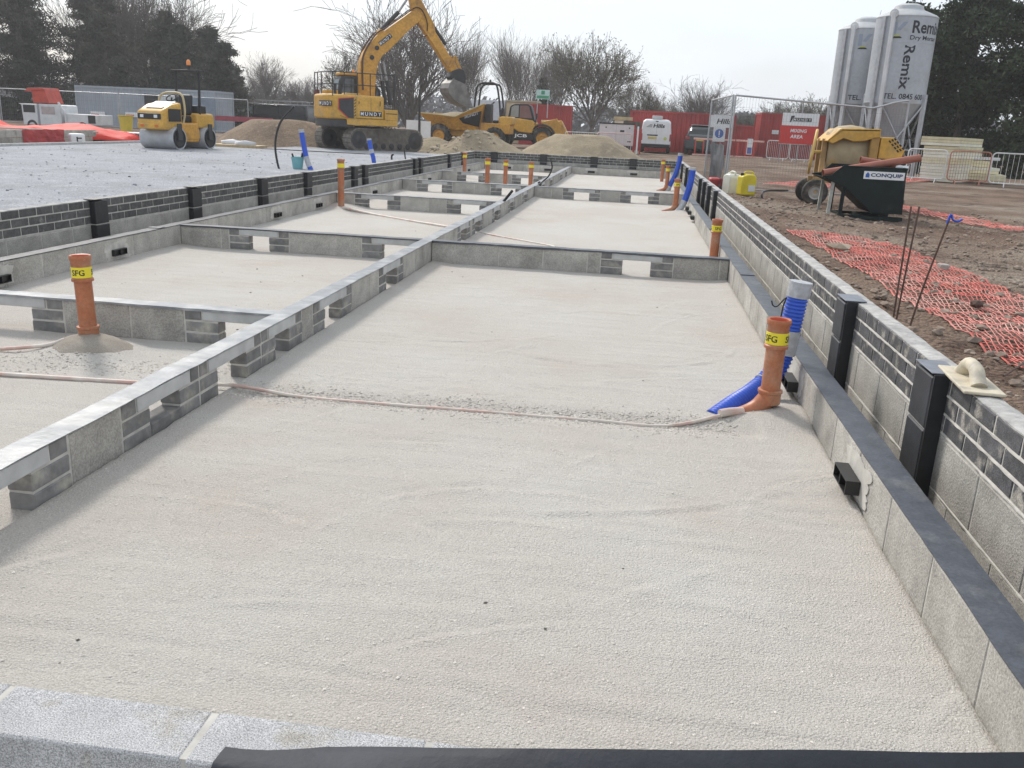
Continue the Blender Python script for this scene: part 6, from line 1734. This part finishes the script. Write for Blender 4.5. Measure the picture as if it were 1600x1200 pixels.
tree('bare_tree', 'thin bare tree just left of the round budding tree', -8.6, 90, 9.8, 'thin', 6, 2.6, sx=1.2, **thin)
tree('budding_tree', 'round budding tree behind the generator, biggest in the middle', -4.3, 80, 9.6, 'bud', 22, 0, sx=1.0, **bud)
tree('budding_tree', 'bushy budding tree behind the white van', .2, 86, 6.3, 'bud', 21, 2.0, **bud)
tree('bare_tree', 'spreading bare tree above the red containers', 5.6, 88, 6.6, 'wide', 3, 2.4, sx=1.15, **wide)
tree('bare_tree', 'bare tree between van and red container, half hidden', 2.2, 92, 5.6, 'bare', 8, .4, **bare)
for i, (x, y, H, s) in enumerate(((-40.5, 92, 6.2, 8), (-37.8, 90, 7.2, 9), (-35.6, 94, 6.0, 8), (-33.6, 91, 5.2, 9), (-43.5, 93, 6.0, 9), (-46.5, 95, 7.0, 8))):
    tree('bare_tree', ['second bare tree in the thicket behind the black van', 'tallest bare tree in the thicket behind the black van', 'bare tree in the thicket above the van roof rack', 'rightmost bare tree of the thicket near the excavator', 'bare tree half hidden by the rightmost conifer', 'bare tree behind the rightmost conifer'][i], x, y, H, 'bare', s, i * 1.3, sx=1.2, **bare)
tree('bare_tree', 'tall bare tree over the conifers, right one', -40.0, 72, 13.0, 'wide', 3, 4.1, sx=.8, **wide)
tree('bare_tree', 'tall bare tree over the conifers, middle one', -44.5, 74, 14.5, 'wide', 3, 5.2, sx=.8, **wide)
tree('bare_tree', 'bare tree top showing right of the silos', 14.2, 56, 8.4, 'bare', 9, 1.0, **bare)
for i, (x, y, H) in enumerate(((12.6, 88, 5.0), (15.3, 86, 5.4), (18.0, 88, 5.6), (10.6, 92, 4.0))):
    tree('budding_tree', ['grey green bush behind the mixing sign', 'tallest grey green bush left of the silos', 'grey green bush partly behind the silos', 'low grey green bush over the red cabin'][i], x, y, H, 'bud', 21 + i % 2, i * 2., sx=1.25, group='bushes beyond the red cabin', **bud)

def conifer(label, x, y, H, rad, seed, m, n=9000, base=.12, size=.22, group='dark conifers on the left', shape='pine', name='conifer', gap=.5, asp=.45):
    rr = random.Random(seed); t = thing(name, label, 'tree', (x, y, 0), rr.random() * 6, group)
    tr = MB(); tr.tube([(0, 0, -.1), (.05, .02, H * .35), (.0, .05, H * .7), (.03, 0, H * .97)], [H * .022, H * .017, H * .010, .02], 7); 
    fo = MB(); limbs = []
    nl = int(H * 5)
    for k in range(nl):
        f = base + (1 - base) * (k + rr.random()) / nl
        if shape == 'pine': L = rad * (1.02 - f) ** .55 * rr.uniform(.45, 1.15)
        else: L = rad * (min(1., (1.03 - f) * 2.2)) ** .6 * rr.uniform(.6, 1.12)
        a = rr.random() * 6.283; rise = rr.uniform(-.12, .30)
        p = Vector((0, 0, H * f)); q = p + Vector((math.cos(a) * L, math.sin(a) * L, rise * L)); mid = p.lerp(q, .5) + Vector((0, 0, .08 * L))
        tr.tube([p, mid, q], [.05 + .01 * L, .04, .015], 4, caps=False); limbs.append((p, mid, q, L))
    for k in range(n):
        p, mid, q, L = limbs[rr.randrange(len(limbs))]
        s = rr.uniform(.22, 1.05); c = p.lerp(mid, s * 2) if s < .5 else mid.lerp(q, (s - .5) * 2)
        # clumps sit on discrete spots along the limb so gaps stay open
        cl = round(s * 7) / 7
        c = c.lerp(p.lerp(mid, cl * 2) if cl < .5 else mid.lerp(q, (cl - .5) * 2), gap)
        sp = .16 + .085 * L
        c = c + Vector((rr.gauss(0, sp), rr.gauss(0, sp), rr.gauss(0, sp * .55)))
        leafquad(fo, c, size * rr.uniform(.4, 1.4), rr, asp)
    tr.build('trunk', M_bark, t); fo.build('crown', m, t)
    return t
for i, (x, y, H, rad, n) in enumerate(((-52, 64, 16, 4.2, 11000), (-48.5, 67, 15, 4.0, 11000), (-45.2, 63, 13.5, 3.6, 11000), (-41.8, 66, 9.5, 3.4, 9000), (-38.6, 63, 8.6, 3.0, 9000), (-35.6, 66, 8.0, 2.9, 8000), (-33.2, 64, 7.0, 2.5, 8000), (-31.0, 66, 6.1, 2.2, 7000), (-46.5, 59, 6.5, 3.0, 8000), (-34.3, 70, 7.4, 3.2, 8000))):
    conifer(['leftmost tall dark conifer at the edge of the photo', 'second tall dark conifer from the left', 'third tall dark conifer from the left', 'dark conifer behind the left end of the grey container', 'dark conifer above the middle of the grey container', 'dark conifer behind the roller beacon', 'narrow dark conifer above the right end of the grey container', 'rightmost and smallest dark conifer near the bare thicket', 'low dark conifer behind the white flatbed truck', 'dark conifer filling the gap right of the roller'][i], x, y, H, rad, 40 + i, M_pine, int(n * 2.1), size=.19, asp=.2)
for i, (x, y, H, rad, n) in enumerate(((15.2, 47, 9.0, 3.0, 22000), (18.2, 44, 9.5, 3.2, 22000), (13.6, 51, 8.0, 2.4, 14000), (21.5, 46, 10, 3.2, 14000), (17, 52, 10.5, 3.2, 12000))):
    conifer(['dense dark evergreen tree right of the silos', 'dense dark evergreen tree at the right edge of the photo', 'dark evergreen tree just behind the nearer silo', 'evergreen tree beyond the right edge of the stack', 'tallest evergreen tree behind the others on the right'][i], x, y, H, rad, 60 + i, M_everg, int(n * 1.4), .02, .125, 'dark evergreens on the right', 'bush', 'evergreen_tree', .25)

def hedge(name, label, x0, x1, y, h, d, m, n, size, seed, kind=None, zf=None):
    rr = random.Random(seed); mb = MB()
    for k in range(n):
        x = rr.uniform(x0, x1); hh = h * (.75 + .5 * fbm(x * .22, y * .1, seed)) * (.85 + .3 * noise.noise((x * .9, y, 0)))
        c = Vector((x, y + rr.gauss(0, d * .4), hh * rr.random() ** .75)); leafquad(mb, c, size * rr.uniform(.5, 1.3), rr)
    o = mb.build(name, m, None); return tag(o, label, 'hedge', kind=kind)
hedge('hedge', 'dark undergrowth below the conifers behind the left fence', -58, -27, 60, 2.6, 2.0, M_ivy, 9000, .24, 71, 'stuff')
hedge('far_wood', 'distant grey wood along the horizon', -120, 60, 150, 6.5, 12, mat('far_twigs', (.17, .17, .18), .95, var=.25, scale=.3), 26000, .55, 72, 'stuff')
hedge('thicket', 'brown leafless thicket behind the black van', -47, -24, 88, 3.4, 3, mat('brown_twigs', (.13, .105, .085), .95, var=.35, scale=.7), 7000, .2, 73, 'stuff')
hedge('hedge', 'grey green hedge behind the red containers', -2, 30, 95, 3.2, 3, M_hedge, 9000, .24, 74, 'stuff')
hedge('hedge', 'dark hedge at the foot of the evergreens on the right', 11.5, 26, 42.5, 2.2, 1.6, M_everg, 9000, .15, 75, 'stuff')
t = thing('ivy_trunk', 'ivy covered dark trunk standing right of the green sign', 'tree', (-9.2, 86, 0), 0)
mb = MB(); mb.tube([(0, 0, 0), (.1, 0, 2.5), (0, 0, 5.2)], [.2, .16, .08], 7); mb.build('trunk', M_bark, t)
rr = random.Random(5); mb = MB()
for k in range(1500):
    z = 5.6 * rr.random(); w = .5 * (1 - z / 6.5) + .12
    if z < 2.5: w += (2.5 - z) * .35
    leafquad(mb, Vector((rr.gauss(0, w), rr.gauss(0, w), z)), .16, rr)
mb.build('crown', M_ivy, t)


# ------------------------------------------------------------------ faint haze in the air
mb = MB(); mb.box(-401, 301, -41, 421, -1.5, 18)
hz = bpy.data.materials.new('haze_air'); hz.use_nodes = True
hn = hz.node_tree.nodes; hn.clear()
ho_ = hn.new('ShaderNodeOutputMaterial'); pv = hn.new('ShaderNodeVolumePrincipled')
pv.inputs['Color'].default_value = (.95, .97, 1, 1); pv.inputs['Density'].default_value = .0008; pv.inputs['Anisotropy'].default_value = .3
hz.node_tree.links.new(pv.outputs['Volume'], ho_.inputs['Volume'])
tag(mb.build('haze', hz, None), 'faint pale haze softening the far trees', 'haze', kind='stuff')
